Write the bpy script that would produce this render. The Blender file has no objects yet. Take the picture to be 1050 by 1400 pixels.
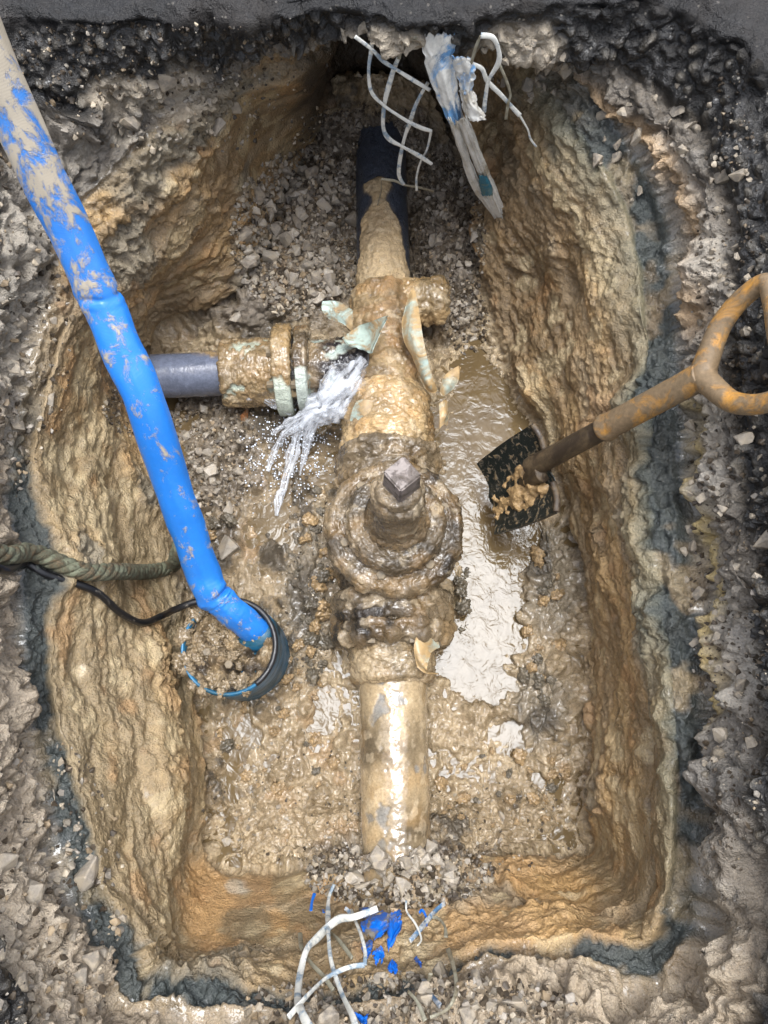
import bpy, bmesh, math, random
import numpy as np
from mathutils import Vector, Matrix
from mathutils.bvhtree import BVHTree

random.seed(7); rng = np.random.default_rng(7)
scene = bpy.context.scene
COL = scene.collection

# ------------------------------------------------------------------ camera
CAM_H = 1.31; TILT = math.radians(16.5); FPX = 1010.0
cam_d = bpy.data.cameras.new('camera'); cam = bpy.data.objects.new('camera', cam_d)
COL.objects.link(cam); scene.camera = cam
cam.location = (0, 0, CAM_H); cam.rotation_euler = (TILT, 0, 0)
cam_d.sensor_fit = 'VERTICAL'; cam_d.sensor_height = 36; cam_d.lens = 36 * FPX / 1400
cam_d.clip_start = 0.02; cam_d.clip_end = 200

# ------------------------------------------------------------------ sky + soft overcast sun
SUN_EL = math.radians(83.5); SUN_AZ = math.radians(35)          # azimuth from +Y towards +X
world = bpy.data.worlds.new('World'); scene.world = world; world.use_nodes = True
wn = world.node_tree; wn.nodes.clear()
sky = wn.nodes.new('ShaderNodeTexSky'); sky.sky_type = 'NISHITA'; sky.sun_disc = False
sky.sun_elevation = SUN_EL; sky.sun_rotation = SUN_AZ; sky.dust_density = 5; sky.air_density = 1.0; sky.altitude = 50
hs = wn.nodes.new('ShaderNodeHueSaturation'); hs.inputs['Saturation'].default_value = 0.5
bg = wn.nodes.new('ShaderNodeBackground'); bg.inputs['Strength'].default_value = 0.15
wo = wn.nodes.new('ShaderNodeOutputWorld')
wn.links.new(sky.outputs[0], hs.inputs['Color']); wn.links.new(hs.outputs[0], bg.inputs[0]); wn.links.new(bg.outputs[0], wo.inputs[0])
sun_d = bpy.data.lights.new('sun', 'SUN'); sun_d.energy = 1.1; sun_d.angle = math.radians(26); sun_d.color = (0.85, 0.93, 1.0)
sun = bpy.data.objects.new('sun', sun_d); COL.objects.link(sun); sun.location = (0, 0, 5)
sdir = Vector((math.cos(SUN_EL) * math.sin(SUN_AZ), math.cos(SUN_EL) * math.cos(SUN_AZ), math.sin(SUN_EL)))
sun.rotation_euler = sdir.to_track_quat('Z', 'Y').to_euler()
vs = scene.view_settings; vs.view_transform = 'Standard'; vs.look = 'None'; vs.exposure = 1.25; vs.gamma = 1.0
vs.use_curve_mapping = False
cy = scene.cycles; cy.max_bounces = 5; cy.diffuse_bounces = 3; cy.glossy_bounces = 2; cy.transmission_bounces = 3; cy.transparent_max_bounces = 6; cy.caustics_reflective = False; cy.caustics_refractive = False

# ------------------------------------------------------------------ numeric helpers
ST, CT = math.sin(TILT), math.cos(TILT)
def ray(px, py):
    u = (px - 525) / FPX; v = (700 - py) / FPX
    return np.array([u, ST + v * CT, -(CT - v * ST)])
def P(px, py, z):                      # the point at height z that lies in that direction from the camera
    d = ray(px, py); k = (z - CAM_H) / d[2]
    return np.array([0, 0, CAM_H]) + d * k
def PY(px, py, y):                     # the point on the upright plane Y = y
    d = ray(px, py); k = y / d[1]
    return np.array([0, 0, CAM_H]) + d * k
def proj(p):
    p = np.asarray(p, float); x = p[..., 0]; y = p[..., 1]; z = p[..., 2] - CAM_H
    dep = y * ST - z * CT; up = y * CT + z * ST
    return 525 + FPX * x / dep, 700 - FPX * up / dep
def lin(r, g, b):
    c = np.array([r, g, b], float) / 255
    return np.where(c <= 0.04045, c / 12.92, ((c + 0.055) / 1.055) ** 2.4)
def sm(a, b, x):
    t = np.clip((x - a) / (b - a), 0, 1); return t * t * (3 - 2 * t)
def mixc(c, col, m):
    return c * (1 - m[:, None]) + np.asarray(col)[None, :] * m[:, None]

def _h(ix, iy, iz, seed):
    h = (ix.astype(np.uint32) * np.uint32(374761393) + iy.astype(np.uint32) * np.uint32(668265263)
         + iz.astype(np.uint32) * np.uint32(2147483647) + np.uint32((seed * 1274126177) & 0xffffffff))
    h = (h ^ (h >> np.uint32(13))) * np.uint32(1274126177)
    h = (h ^ (h >> np.uint32(16))) * np.uint32(2246822519)
    return (h ^ (h >> np.uint32(15))).astype(np.float32) / np.float32(4294967295.0)
def vnoise(p, seed=0):
    p = np.asarray(p, np.float32) + np.float32(1000.37)
    i = np.floor(p).astype(np.int64); f = (p - i).astype(np.float32); f = f * f * f * (f * (f * 6 - 15) + 10)
    x, y, z = i[:, 0], i[:, 1], i[:, 2]; r = 0
    for dx in (0, 1):
        wx = f[:, 0] if dx else 1 - f[:, 0]
        for dy in (0, 1):
            wy = f[:, 1] if dy else 1 - f[:, 1]
            for dz in (0, 1):
                wz = f[:, 2] if dz else 1 - f[:, 2]
                r = r + wx * wy * wz * _h(x + dx, y + dy, z + dz, seed)
    return r * 2 - 1
def fbm(p, octs=3, seed=0, gain=0.5):
    a = 1.0; t = 0; n = 0; p = np.asarray(p, np.float32)
    for k in range(octs):
        t = t + a * vnoise(p * (2.03 ** k), seed + k * 17); n += a; a *= gain
    return t / n * 1.4
def worley(p, seed=0):                 # F1 distance and a random value of the cell
    p = np.asarray(p, np.float32) + np.float32(500.21)
    i = np.floor(p).astype(np.int64); best = np.full(len(p), 9.0, np.float32); idv = np.zeros(len(p), np.float32)
    for dx in (-1, 0, 1):
        for dy in (-1, 0, 1):
            for dz in (-1, 0, 1):
                c = i + np.array([dx, dy, dz])
                h1 = _h(c[:, 0], c[:, 1], c[:, 2], seed); h2 = _h(c[:, 0], c[:, 1], c[:, 2], seed + 5); h3 = _h(c[:, 0], c[:, 1], c[:, 2], seed + 9)
                d = (c[:, 0] + h1 - p[:, 0]) ** 2 + (c[:, 1] + h2 - p[:, 1]) ** 2 + (c[:, 2] + h3 - p[:, 2]) ** 2
                m = d < best; best = np.where(m, d, best).astype(np.float32); idv = np.where(m, h2, idv)
    return np.sqrt(best), idv
def catmull(pts, n, closed=False):     # n samples through the points
    pts = np.asarray(pts, float); k = len(pts)
    t = np.linspace(0, k if closed else k - 1, n, endpoint=not closed)
    i = np.floor(t).astype(int); f = (t - i)[:, None]
    if not closed:
        i = np.minimum(i, k - 2); f = (t - i)[:, None]
        g = lambda j: pts[np.clip(j, 0, k - 1)]
    else:
        g = lambda j: pts[j % k]
    p0, p1, p2, p3 = g(i - 1), g(i), g(i + 1), g(i + 2)
    return 0.5 * (2 * p1 + (p2 - p0) * f + (2 * p0 - 5 * p1 + 4 * p2 - p3) * f ** 2 + (3 * p1 - p0 - 3 * p2 + p3) * f ** 3)

# ------------------------------------------------------------------ materials
def new_mat(name):
    m = bpy.data.materials.new(name); m.use_nodes = True
    return m, m.node_tree, m.node_tree.nodes['Principled BSDF']
def noise_node(nt, scale, detail=4, rough=0.6, coord=None, dist=0):
    n = nt.nodes.new('ShaderNodeTexNoise'); n.inputs['Scale'].default_value = scale; n.inputs['Detail'].default_value = detail
    n.inputs['Roughness'].default_value = rough; n.inputs['Distortion'].default_value = dist
    if coord: nt.links.new(coord, n.inputs['Vector'])
    return n
def math_node(nt, op, a, b=None, clamp=False):
    n = nt.nodes.new('ShaderNodeMath'); n.operation = op; n.use_clamp = clamp
    for k, v in enumerate((a, b)):
        if v is None: continue
        if isinstance(v, (int, float)): n.inputs[k].default_value = v
        else: nt.links.new(v, n.inputs[k])
    return n.outputs[0]
def ramp(nt, src, stops):
    n = nt.nodes.new('ShaderNodeValToRGB'); el = n.color_ramp.elements
    while len(el) < len(stops): el.new(0.5)
    for e, (p, c) in zip(el, stops):
        e.position = p; e.color = (*c, 1) if len(c) == 3 else c
    nt.links.new(src, n.inputs[0]); return n.outputs[0]
def mix_rgb(nt, typ, fac, a, b):
    n = nt.nodes.new('ShaderNodeMix'); n.data_type = 'RGBA'; n.blend_type = typ
    for s, v in ((n.inputs['Factor'], fac), (n.inputs[6], a), (n.inputs[7], b)):
        if isinstance(v, (int, float)): s.default_value = v
        elif isinstance(v, (tuple, list)): s.default_value = (*v, 1) if len(v) == 3 else v
        else: nt.links.new(v, s)
    return n.outputs[2]
def earth_material(name, bump=1.0, fine=1.0, speck=1.0):
    """earth, mud and muddy surfaces: colour and wetness come from the mesh, grain and grit from noise"""
    m, nt, b = new_mat(name)
    tc = nt.nodes.new('ShaderNodeTexCoord').outputs['Object']
    at = nt.nodes.new('ShaderNodeAttribute'); at.attribute_name = 'col'
    ro = nt.nodes.new('ShaderNodeAttribute'); ro.attribute_name = 'rough'
    bu = nt.nodes.new('ShaderNodeAttribute'); bu.attribute_name = 'grit'
    n1 = noise_node(nt, 60, 3, 0.7, tc); n2 = noise_node(nt, 300, 2, 0.7, tc); n3 = noise_node(nt, 30, 2, 0.6, tc)
    v = nt.nodes.new('ShaderNodeTexVoronoi'); v.inputs['Scale'].default_value = 170; nt.links.new(tc, v.inputs['Vector'])
    g = mix_rgb(nt, 'MIX', 0.5, ramp(nt, n1.outputs[0], [(0.3, (0.45,) * 3), (0.7, (1.4,) * 3)]), ramp(nt, n2.outputs[0], [(0.3, (0.5,) * 3), (0.72, (1.5,) * 3)]))
    c1 = mix_rgb(nt, 'MULTIPLY', 0.75, at.outputs['Color'], g)
    # scattered pale and dark grains
    gr = ramp(nt, v.outputs['Color'], [(0.0, (0, 0, 0)), (0.83, (0, 0, 0)), (0.86, (1, 1, 1))])
    near = ramp(nt, v.outputs['Distance'], [(0.2, (1, 1, 1)), (0.42, (0, 0, 0))])
    gm = math_node(nt, 'MULTIPLY', gr, near); gm = math_node(nt, 'MULTIPLY', gm, bu.outputs['Fac']); gm = math_node(nt, 'MULTIPLY', gm, 0.6 * speck)
    c2 = mix_rgb(nt, 'MIX', gm, c1, (0.42, 0.38, 0.32))
    nt.links.new(c2, b.inputs['Base Color'])
    r = math_node(nt, 'ADD', ro.outputs['Fac'], math_node(nt, 'MULTIPLY', math_node(nt, 'SUBTRACT', n3.outputs[0], 0.5), 0.55))
    r = math_node(nt, 'MINIMUM', math_node(nt, 'MAXIMUM', r, 0.08), 0.95); nt.links.new(r, b.inputs['Roughness'])
    h = math_node(nt, 'ADD', math_node(nt, 'MULTIPLY', n1.outputs[0], 1.0), math_node(nt, 'MULTIPLY', n2.outputs[0], 0.35 * fine))
    h = math_node(nt, 'ADD', h, math_node(nt, 'MULTIPLY', gm, 0.25))
    bp = nt.nodes.new('ShaderNodeBump'); bp.inputs['Distance'].default_value = 0.006 * bump; bp.inputs['Strength'].default_value = 0.85
    nt.links.new(h, bp.inputs['Height']); nt.links.new(bp.outputs[0], b.inputs['Normal'])
    b.inputs['IOR'].default_value = 1.45
    cw_ = ramp(nt, math_node(nt, 'ADD', ro.outputs['Fac'], math_node(nt, 'MULTIPLY', math_node(nt, 'SUBTRACT', n3.outputs[0], 0.5), 0.7)), [(0.16, (1, 1, 1)), (0.42, (0, 0, 0))])
    nt.links.new(cw_, b.inputs['Coat Weight']); b.inputs['Coat Roughness'].default_value = 0.07; b.inputs['Coat IOR'].default_value = 1.42
    bp2 = nt.nodes.new('ShaderNodeBump'); bp2.inputs['Distance'].default_value = 0.0022; bp2.inputs['Strength'].default_value = 0.6
    nt.links.new(n1.outputs[0], bp2.inputs['Height']); nt.links.new(bp2.outputs[0], b.inputs['Coat Normal'])
    return m
M = {}
M['earth'] = earth_material('wet_earth', 1.15, 1.6)
M['mud'] = earth_material('mud_coating', 0.95, 1.3, 0.6)
M['smooth'] = earth_material('thin_mud_film', 0.16, 0.6, 0.15)
def stone_material(name, dark, light):
    m, nt, b = new_mat(name)
    tc = nt.nodes.new('ShaderNodeTexCoord').outputs['Object']
    oi = nt.nodes.new('ShaderNodeObjectInfo').outputs['Random']
    n = noise_node(nt, 3.2, 6, 0.75, tc); n2 = noise_node(nt, 1.3, 4, 0.65, tc)
    base = ramp(nt, oi, [(0.0, dark), (0.6, light), (1.0, tuple(min(1, x * 1.4) for x in light))])
    c = mix_rgb(nt, 'MULTIPLY', 0.7, base, ramp(nt, n.outputs[0], [(0.3, (0.5, 0.48, 0.45)), (0.7, (1.35,) * 3)]))
    c = mix_rgb(nt, 'MIX', ramp(nt, n2.outputs[0], [(0.46, (0, 0, 0)), (0.6, (0.85,) * 3)]), c, (0.36, 0.30, 0.22))
    nt.links.new(c, b.inputs['Base Color']); b.inputs['Roughness'].default_value = 0.55
    bp = nt.nodes.new('ShaderNodeBump'); bp.inputs['Distance'].default_value = 0.0025; bp.inputs['Strength'].default_value = 0.6; nt.links.new(n.outputs[0], bp.inputs['Height']); nt.links.new(bp.outputs[0], b.inputs['Normal'])
    return m
M['stone'] = stone_material('limestone', (0.23, 0.195, 0.155), (0.37, 0.33, 0.275))
M['rubble_stone'] = stone_material('muddy_stone', (0.15, 0.13, 0.105), (0.26, 0.225, 0.18))
def gravel_material():
    m, nt, b = new_mat('gravel')
    tc = nt.nodes.new('ShaderNodeTexCoord').outputs['Object']
    at = nt.nodes.new('ShaderNodeAttribute'); at.attribute_name = 'col'
    n = noise_node(nt, 150, 4, 0.7, tc)
    c = mix_rgb(nt, 'MULTIPLY', 0.6, at.outputs['Color'], ramp(nt, n.outputs[0], [(0.3, (0.5,) * 3), (0.7, (1.3,) * 3)]))
    nt.links.new(c, b.inputs['Base Color']); b.inputs['Roughness'].default_value = 0.5
    return m
M['gravel'] = gravel_material()
def plain(name, col, rough=0.4, scale=40, var=0.35, bump=0.0, metal=0.0):
    m, nt, b = new_mat(name)
    tc = nt.nodes.new('ShaderNodeTexCoord').outputs['Object']
    n = noise_node(nt, scale, 6, 0.65, tc)
    c = mix_rgb(nt, 'MULTIPLY', 1.0, tuple(col), ramp(nt, n.outputs[0], [(0.3, (1 - var,) * 3), (0.7, (1 + var * 0.5,) * 3)]))
    nt.links.new(c, b.inputs['Base Color']); b.inputs['Metallic'].default_value = metal
    nt.links.new(ramp(nt, n.outputs[0], [(0.3, (rough * 0.7,) * 3), (0.7, (min(1, rough * 1.4),) * 3)]), b.inputs['Roughness'])
    if bump:
        bp = nt.nodes.new('ShaderNodeBump'); bp.inputs['Distance'].default_value = bump; nt.links.new(n.outputs[0], bp.inputs['Height']); nt.links.new(bp.outputs[0], b.inputs['Normal'])
    return m
M['bolt'] = plain('worn_steel', (0.36, 0.33, 0.28), 0.35, 120, 0.5, 0.001, 0.4)
M['rubber'] = plain('black_rubber', (0.018, 0.018, 0.02), 0.35, 60, 0.4, 0.001)
def dirty(name, col, dirt, rough, lo, hi, scale=22, stretch=(1, 1, 1), bump=0.001, rough_dirt=0.7, second=None):
    """paint or plastic with smears of dirt"""
    m, nt, b = new_mat(name)
    tc = nt.nodes.new('ShaderNodeTexCoord').outputs['Object']
    mp = nt.nodes.new('ShaderNodeMapping'); mp.inputs['Scale'].default_value = stretch; nt.links.new(tc, mp.inputs['Vector'])
    n = noise_node(nt, scale, 8, 0.68, mp.outputs[0], 0.6); n2 = noise_node(nt, scale * 5, 5, 0.6, tc)
    k = ramp(nt, n.outputs[0], [(lo, (0, 0, 0)), (hi, (1, 1, 1))])
    base = mix_rgb(nt, 'MULTIPLY', 0.5, tuple(col), ramp(nt, n2.outputs[0], [(0.3, (0.7,) * 3), (0.7, (1.15,) * 3)]))
    if second is not None:
        n3 = noise_node(nt, scale * 0.6, 6, 0.6, mp.outputs[0]); base = mix_rgb(nt, 'MIX', ramp(nt, n3.outputs[0], [(0.48, (0, 0, 0)), (0.58, (1, 1, 1))]), base, tuple(second))
    d = mix_rgb(nt, 'MULTIPLY', 0.8, tuple(dirt), ramp(nt, n2.outputs[0], [(0.25, (0.55,) * 3), (0.75, (1.3,) * 3)]))
    nt.links.new(mix_rgb(nt, 'MIX', k, base, d), b.inputs['Base Color'])
    nt.links.new(math_node(nt, 'ADD', math_node(nt, 'MULTIPLY', k, rough_dirt - rough), rough), b.inputs['Roughness'])
    h = math_node(nt, 'ADD', k, math_node(nt, 'MULTIPLY', n2.outputs[0], 0.3))
    bp = nt.nodes.new('ShaderNodeBump'); bp.inputs['Distance'].default_value = bump; nt.links.new(h, bp.inputs['Height']); nt.links.new(bp.outputs[0], b.inputs['Normal'])
    return m

# ------------------------------------------------------------------ object helpers
def tag(o, label=None, cat=None, group=None, kind=None):
    for k, v in (('label', label), ('category', cat), ('group', group), ('kind', kind)):
        if v: o[k] = v
    return o
def link(o, parent=None):
    COL.objects.link(o)
    if parent is not None:
        o.parent = parent; o.matrix_parent_inverse = Matrix.Translation(parent.location).inverted()
    return o
def thing(name, label, cat, loc, group=None):
    o = bpy.data.objects.new(name, None); o.empty_display_size = 0.05; o.location = Vector(loc); COL.objects.link(o)
    return tag(o, label, cat, group)
def mesh_from(name, V, F, mat, col=None, rough=None, grit=None, smooth=True):
    me = bpy.data.meshes.new(name); V = np.asarray(V, np.float32); F = np.asarray(F, np.int32)
    nl = F.shape[1]
    me.vertices.add(len(V)); me.vertices.foreach_set('co', V.ravel())
    me.loops.add(F.size); me.loops.foreach_set('vertex_index', F.ravel())
    me.polygons.add(len(F)); me.polygons.foreach_set('loop_start', np.arange(0, F.size, nl, dtype=np.int32))
    me.polygons.foreach_set('loop_total', np.full(len(F), nl, np.int32))
    me.polygons.foreach_set('use_smooth', np.full(len(F), smooth))
    me.update(calc_edges=True)
    if col is not None:
        a = me.color_attributes.new('col', 'FLOAT_COLOR', 'POINT'); a.data.foreach_set('color', np.concatenate([np.clip(col, 0, 1), np.ones((len(V), 1))], 1).astype(np.float32).ravel())
    for nm, arr in (('rough', rough), ('grit', grit)):
        if arr is not None:
            a = me.attributes.new(nm, 'FLOAT', 'POINT'); a.data.foreach_set('value', np.asarray(arr, np.float32))
    me.materials.append(mat)
    return me
def add(name, me, parent=None):
    return link(bpy.data.objects.new(name, me), parent)
def grid_faces(nr, nc, close_c=False):
    r = np.arange(nr - 1)[:, None]; c = np.arange(nc if close_c else nc - 1)[None, :]; c2 = (c + 1) % nc
    return np.stack([r * nc + c, r * nc + c2, (r + 1) * nc + c2, (r + 1) * nc + c], -1).reshape(-1, 4)
def grid_normals(G, close_c=True):
    if close_c: dc = np.roll(G, -1, 1) - np.roll(G, 1, 1)
    else: dc = np.gradient(G, axis=1)
    dr = np.gradient(G, axis=0)
    n = np.cross(dc, dr); return n / (np.linalg.norm(n, axis=2, keepdims=True) + 1e-12)
def frame(d, up=(0, 0, 1)):
    d = np.asarray(d, float); d = d / np.linalg.norm(d); up = np.asarray(up, float)
    if abs(d @ up) > 0.97: up = np.array([0, 1, 0.])
    s = np.cross(d, up); s /= np.linalg.norm(s); u = np.cross(s, d)
    return d, s, u
def sweep_pts(path, rad, nseg=24, flat=(1, 1), cap=True, n=None, closed=False, up=(0, 0, 1), noise=0.0, nscale=40, seed=0):
    """a tube through points; rad per point; flat = (side, up) scale of its section"""
    path = np.asarray(path, float); rad = np.broadcast_to(np.asarray(rad, float), (len(path),))
    if n:
        q = catmull(np.concatenate([path, rad[:, None]], 1), n, closed); path, rad = q[:, :3], q[:, 3]
    if closed: tan = np.roll(path, -1, 0) - np.roll(path, 1, 0)
    else: tan = np.gradient(path, axis=0)
    th = np.linspace(0, 2 * math.pi, nseg, endpoint=False); V = []
    for p, r, t in zip(path, rad, tan):
        d, s, u = frame(t, up)
        V.append(p + r * (np.cos(th)[:, None] * s * flat[0] + np.sin(th)[:, None] * u * flat[1]))
    G = np.array(V)
    if noise:
        nm = grid_normals(G); k = fbm(G.reshape(-1, 3) * nscale, 3, seed).reshape(G.shape[:2]); G = G - nm * (k * noise)[..., None] * np.sign((nm[len(nm) // 2] * (G[len(G) // 2] - path[len(path) // 2])).sum(1).mean() or 1) * -1
    F = grid_faces(len(G), nseg, True)
    if closed:
        L = (len(G) - 1) * nseg; c = np.arange(nseg); c2 = (c + 1) % nseg
        F = np.concatenate([F, np.stack([L + c, L + c2, c2, c], -1)])
    V = G.reshape(-1, 3)
    if cap and not closed:
        n0 = len(V); V = np.concatenate([V, path[:1], path[-1:]]); c = np.arange(nseg); c2 = (c + 1) % nseg; L = (len(G) - 1) * nseg
        F = np.concatenate([F, np.stack([c2, c, np.full(nseg, n0), np.full(nseg, n0)], -1), np.stack([L + c, L + c2, np.full(nseg, n0 + 1), np.full(nseg, n0 + 1)], -1)])
    return V, F
def quads_to_mesh(name, V, F, mat, **k):
    """like mesh_from but lets a quad repeat a vertex (a triangle)"""
    me = bpy.data.meshes.new(name)
    me.from_pydata([tuple(v) for v in V], [], [tuple(dict.fromkeys(int(i) for i in f)) for f in F])
    me.polygons.foreach_set('use_smooth', np.full(len(me.polygons), k.get('smooth', True)))
    if k.get('col') is not None:
        a = me.color_attributes.new('col', 'FLOAT_COLOR', 'POINT'); a.data.foreach_set('color', np.concatenate([np.clip(k['col'], 0, 1), np.ones((len(V), 1))], 1).astype(np.float32).ravel())
    for nm in ('rough', 'grit'):
        if k.get(nm) is not None:
            a = me.attributes.new(nm, 'FLOAT', 'POINT'); a.data.foreach_set('value', np.asarray(k[nm], np.float32))
    me.materials.append(mat); me.update()
    return me
def tube(name, path, rad, mat, parent=None, **k):
    V, F = sweep_pts(path, rad, **k)
    return add(name, quads_to_mesh(name, V, F, mat), parent)

MUD_T = lin(170, 150, 118); MUD_D = lin(96, 84, 66); MUD_O = lin(168, 136, 92); MUD_L = lin(200, 182, 152)
def muddy_revolve(name, o, d, prof, parent, base=lin(70, 76, 90), mud=0.5, thick=0.006, seed=0, nt=120, ns=160, lump=0.004, colours=None, mat=None, mask=None, rough_b=0.3, rough_m=0.17, fine=1.1, up=(0, 0, 1), grit=0.6):
    """a turned body along a direction with a real layer of mud on it; prof = [(distance, radius)]"""
    o = np.asarray(o, float); d, s, u = frame(d, up)
    prof = np.asarray(prof, float); t = np.linspace(0, 1, nt)
    L = np.concatenate([[0], np.cumsum(np.hypot(np.diff(prof[:, 0]), np.diff(prof[:, 1])))]); L /= L[-1]
    x = np.interp(t, L, prof[:, 0]); r = np.interp(t, L, prof[:, 1])
    th = np.linspace(0, 2 * math.pi, ns, endpoint=False)
    G = o + x[:, None, None] * d + r[:, None, None] * (np.cos(th)[None, :, None] * s + np.sin(th)[None, :, None] * u)
    V = G.reshape(-1, 3); N = grid_normals(G).reshape(-1, 3)
    ax = V - o; ax = ax - (ax @ d)[:, None] * d; sg = np.sign((N * ax).sum(1).mean()); N = N * sg
    k = fbm(V * 28, 4, seed + 3) * 0.8 + fbm(V * 90, 2, seed + 8) * 0.25
    if mask is not None: k = mask(V, k, (V - o) @ d, np.tile(th, nt))
    else: k = k + (mud - 0.5) * 2
    m = sm(-0.08, 0.1, k)
    lum = fbm(V * 45, 3, seed + 21); gr, gid = worley(V * 110, seed + 2)
    V2 = V + N * (m * (thick * (0.5 + 0.5 * np.clip(k, -0.5, 1.5)) + lump * lum + 0.0026 * fine * (0.6 - gr) + 0.0016 * fine * fbm(V * 190, 2, seed + 31)) )[:, None]
    cm = np.clip(fbm(V * 16, 3, seed + 5) * 0.9 + 0.5, 0, 1); c2 = np.clip(fbm(V * 35, 3, seed + 11) * 1.2 + 0.2, 0, 1); c3 = sm(0.25, 0.5, fbm(V * 60, 3, seed + 14))
    A, B, C = colours or (MUD_T, MUD_D, MUD_O)
    mc = np.outer(1 - cm, B) + np.outer(cm, A); mc = mixc(mc, C, c2 * 0.4); mc = mixc(mc, MUD_L, c3 * 0.35)
    col = np.tile(base, (len(V), 1)); col = mixc(col, lin(150, 130, 100), sm(-0.3, 0.05, k) * 0.35); col = mixc(col, np.zeros(3), m) + mc * m[:, None]
    ro = rough_b * (1 - m) + rough_m * m + 0.15 * lum * m
    F = grid_faces(nt, ns, True)
    n0 = len(V2); V2 = np.concatenate([V2, (o + x[0] * d)[None], (o + x[-1] * d)[None]])
    c = np.arange(ns); c2_ = (c + 1) % ns; Lb = (nt - 1) * ns
    F = np.concatenate([F, np.stack([c2_, c, np.full(ns, n0), np.full(ns, n0)], -1), np.stack([Lb + c, Lb + c2_, np.full(ns, n0 + 1), np.full(ns, n0 + 1)], -1)])
    col = np.concatenate([col, col[:1], col[-1:]]); ro = np.append(ro, [0.5, 0.5]); g = np.append(m * grit, [0, 0])
    if sg < 0: F = F[:, ::-1]
    me = quads_to_mesh(name, V2, F, mat or M['mud'], col=col, rough=ro, grit=g)
    return add(name, me, parent)

# ================================================================== THE PIT: floor, walls, rubble layer and road as one continuous surface
W = lambda x, y, z: np.array([x, y, z], float)
# stations clockwise from the near side; each: floor edge, wall middle, clay top, outer edge of dark seam, rubble middle, slab foot, road edge
def stn(*pts): return [p if isinstance(p, np.ndarray) else P(*p) for p in pts]
ST_ = [
 stn((540,1192,.09),(545,1262,.19),(550,1330,.30),(550,1362,.335),(550,1440,.42),(550,1520,.48),(550,1600,.56)),
 stn((625,1178,.01),(640,1240,.15),(660,1288,.30),(665,1318,.335),(665,1420,.42),(670,1510,.48),(680,1600,.56)),
 stn((720,1168,.0),(745,1235,.15),(770,1270,.29),(775,1298,.325),(790,1390,.42),(800,1480,.48),(820,1570,.56)),
 stn((800,1150,.0),(862,1210,.18),(888,1275,.32),(918,1312,.34),(975,1370,.43),(1030,1420,.49),(1100,1500,.56)),
 stn((803,1050,.0),(865,1055,.19),(922,1060,.35),(955,1060,.36),(1000,1070,.45),(1040,1075,.50),(1095,1080,.56)),
 stn((801,930,.0),(862,930,.19),(915,930,.35),(950,930,.36),(1000,930,.46),(1030,930,.50),(1085,930,.56)),
 stn((798,820,.0),(852,815,.18),(905,810,.34),(945,810,.36),(990,810,.46),(1025,810,.50),(1080,810,.56)),
 stn((778,700,.0),(832,690,.18),(892,680,.34),(932,680,.36),(980,680,.46),(1015,680,.50),(1075,680,.56)),
 stn((735,590,.0),(800,560,.18),(884,545,.34),(924,540,.36),(970,535,.46),(1005,530,.50),(1070,525,.56)),
 stn((690,500,.02),(770,455,.18),(872,430,.34),(915,420,.36),(962,410,.46),(1000,400,.50),(1065,390,.56)),
 stn((668,405,.04),(735,355,.18),(860,330,.35),(905,300,.38),(950,270,.46),(1000,235,.50),(1085,180,.56)),
 stn((655,320,.05),(700,270,.20),(820,230,.38),(855,195,.41),(890,165,.46),(940,125,.50),(1000,50,.56)),
 stn(W(.19,1.12,.05),W(.20,1.10,.22),W(.24,1.02,.40),W(.25,.99,.43),W(.26,.95,.46),W(.265,.905,.485),W(.36,.925,.56)),
 stn(W(.10,1.24,.05),W(.10,1.26,.22),W(.11,1.15,.41),W(.11,1.05,.44),W(.11,.97,.46),W(.11,.905,.50),W(.11,.908,.56)),
 stn(W(-.05,1.28,.05),W(-.05,1.30,.22),W(-.03,1.2,.42),W(-.03,1.08,.45),W(-.03,.97,.48),W(-.03,.905,.515),W(-.03,.91,.56)),
 stn((436,185,.05),(434,138,.20),(428,86,.38),(424,74,.42),(418,68,.45),(412,60,.485),(405,24,.56)),
 stn((388,262,.05),(352,210,.20),(325,118,.38),(315,100,.42),(305,95,.45),(300,88,.475),(290,30,.56)),
 stn((330,395,.04),(275,325,.18),(215,235,.37),(195,185,.41),(165,150,.45),(150,130,.475),(130,32,.56)),
 stn((215,455,.02),(180,425,.16),(130,340,.35),(100,300,.39),(45,230,.45),(10,170,.475),(-40,60,.56)),
 stn((185,530,.0),(160,520,.16),(100,450,.33),(70,430,.36),(-10,400,.45),(-50,380,.49),(-150,330,.56)),
 stn((228,660,.0),(140,655,.17),(55,640,.33),(25,635,.36),(-40,630,.45),(-75,625,.49),(-160,620,.56)),
 stn((248,800,.0),(165,800,.17),(70,795,.32),(38,795,.35),(-30,795,.45),(-65,795,.49),(-150,795,.56)),
 stn((262,930,.0),(195,930,.17),(82,935,.32),(48,940,.345),(-10,945,.45),(-50,950,.49),(-130,950,.56)),
 stn((278,1070,.0),(222,1080,.17),(118,1090,.32),(85,1100,.345),(15,1110,.45),(-30,1115,.49),(-110,1120,.56)),
 stn((285,1165,.0),(232,1235,.165),(172,1280,.31),(142,1300,.34),(80,1320,.44),(30,1340,.49),(-50,1380,.56)),
 stn((330,1185,.0),(262,1300,.165),(225,1352,.30),(200,1380,.335),(165,1430,.43),(130,1470,.49),(80,1540,.56)),
 stn((430,1185,.01),(405,1290,.17),(395,1350,.30),(392,1372,.335),(390,1440,.42),(388,1510,.48),(380,1600,.56)),
]
NS = len(ST_); NR = 7
NA = 1450
RS = np.stack([catmull([ST_[i][k] for i in range(NS)], NA, True) for k in range(NR)])      # rings x angle x 3
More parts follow.
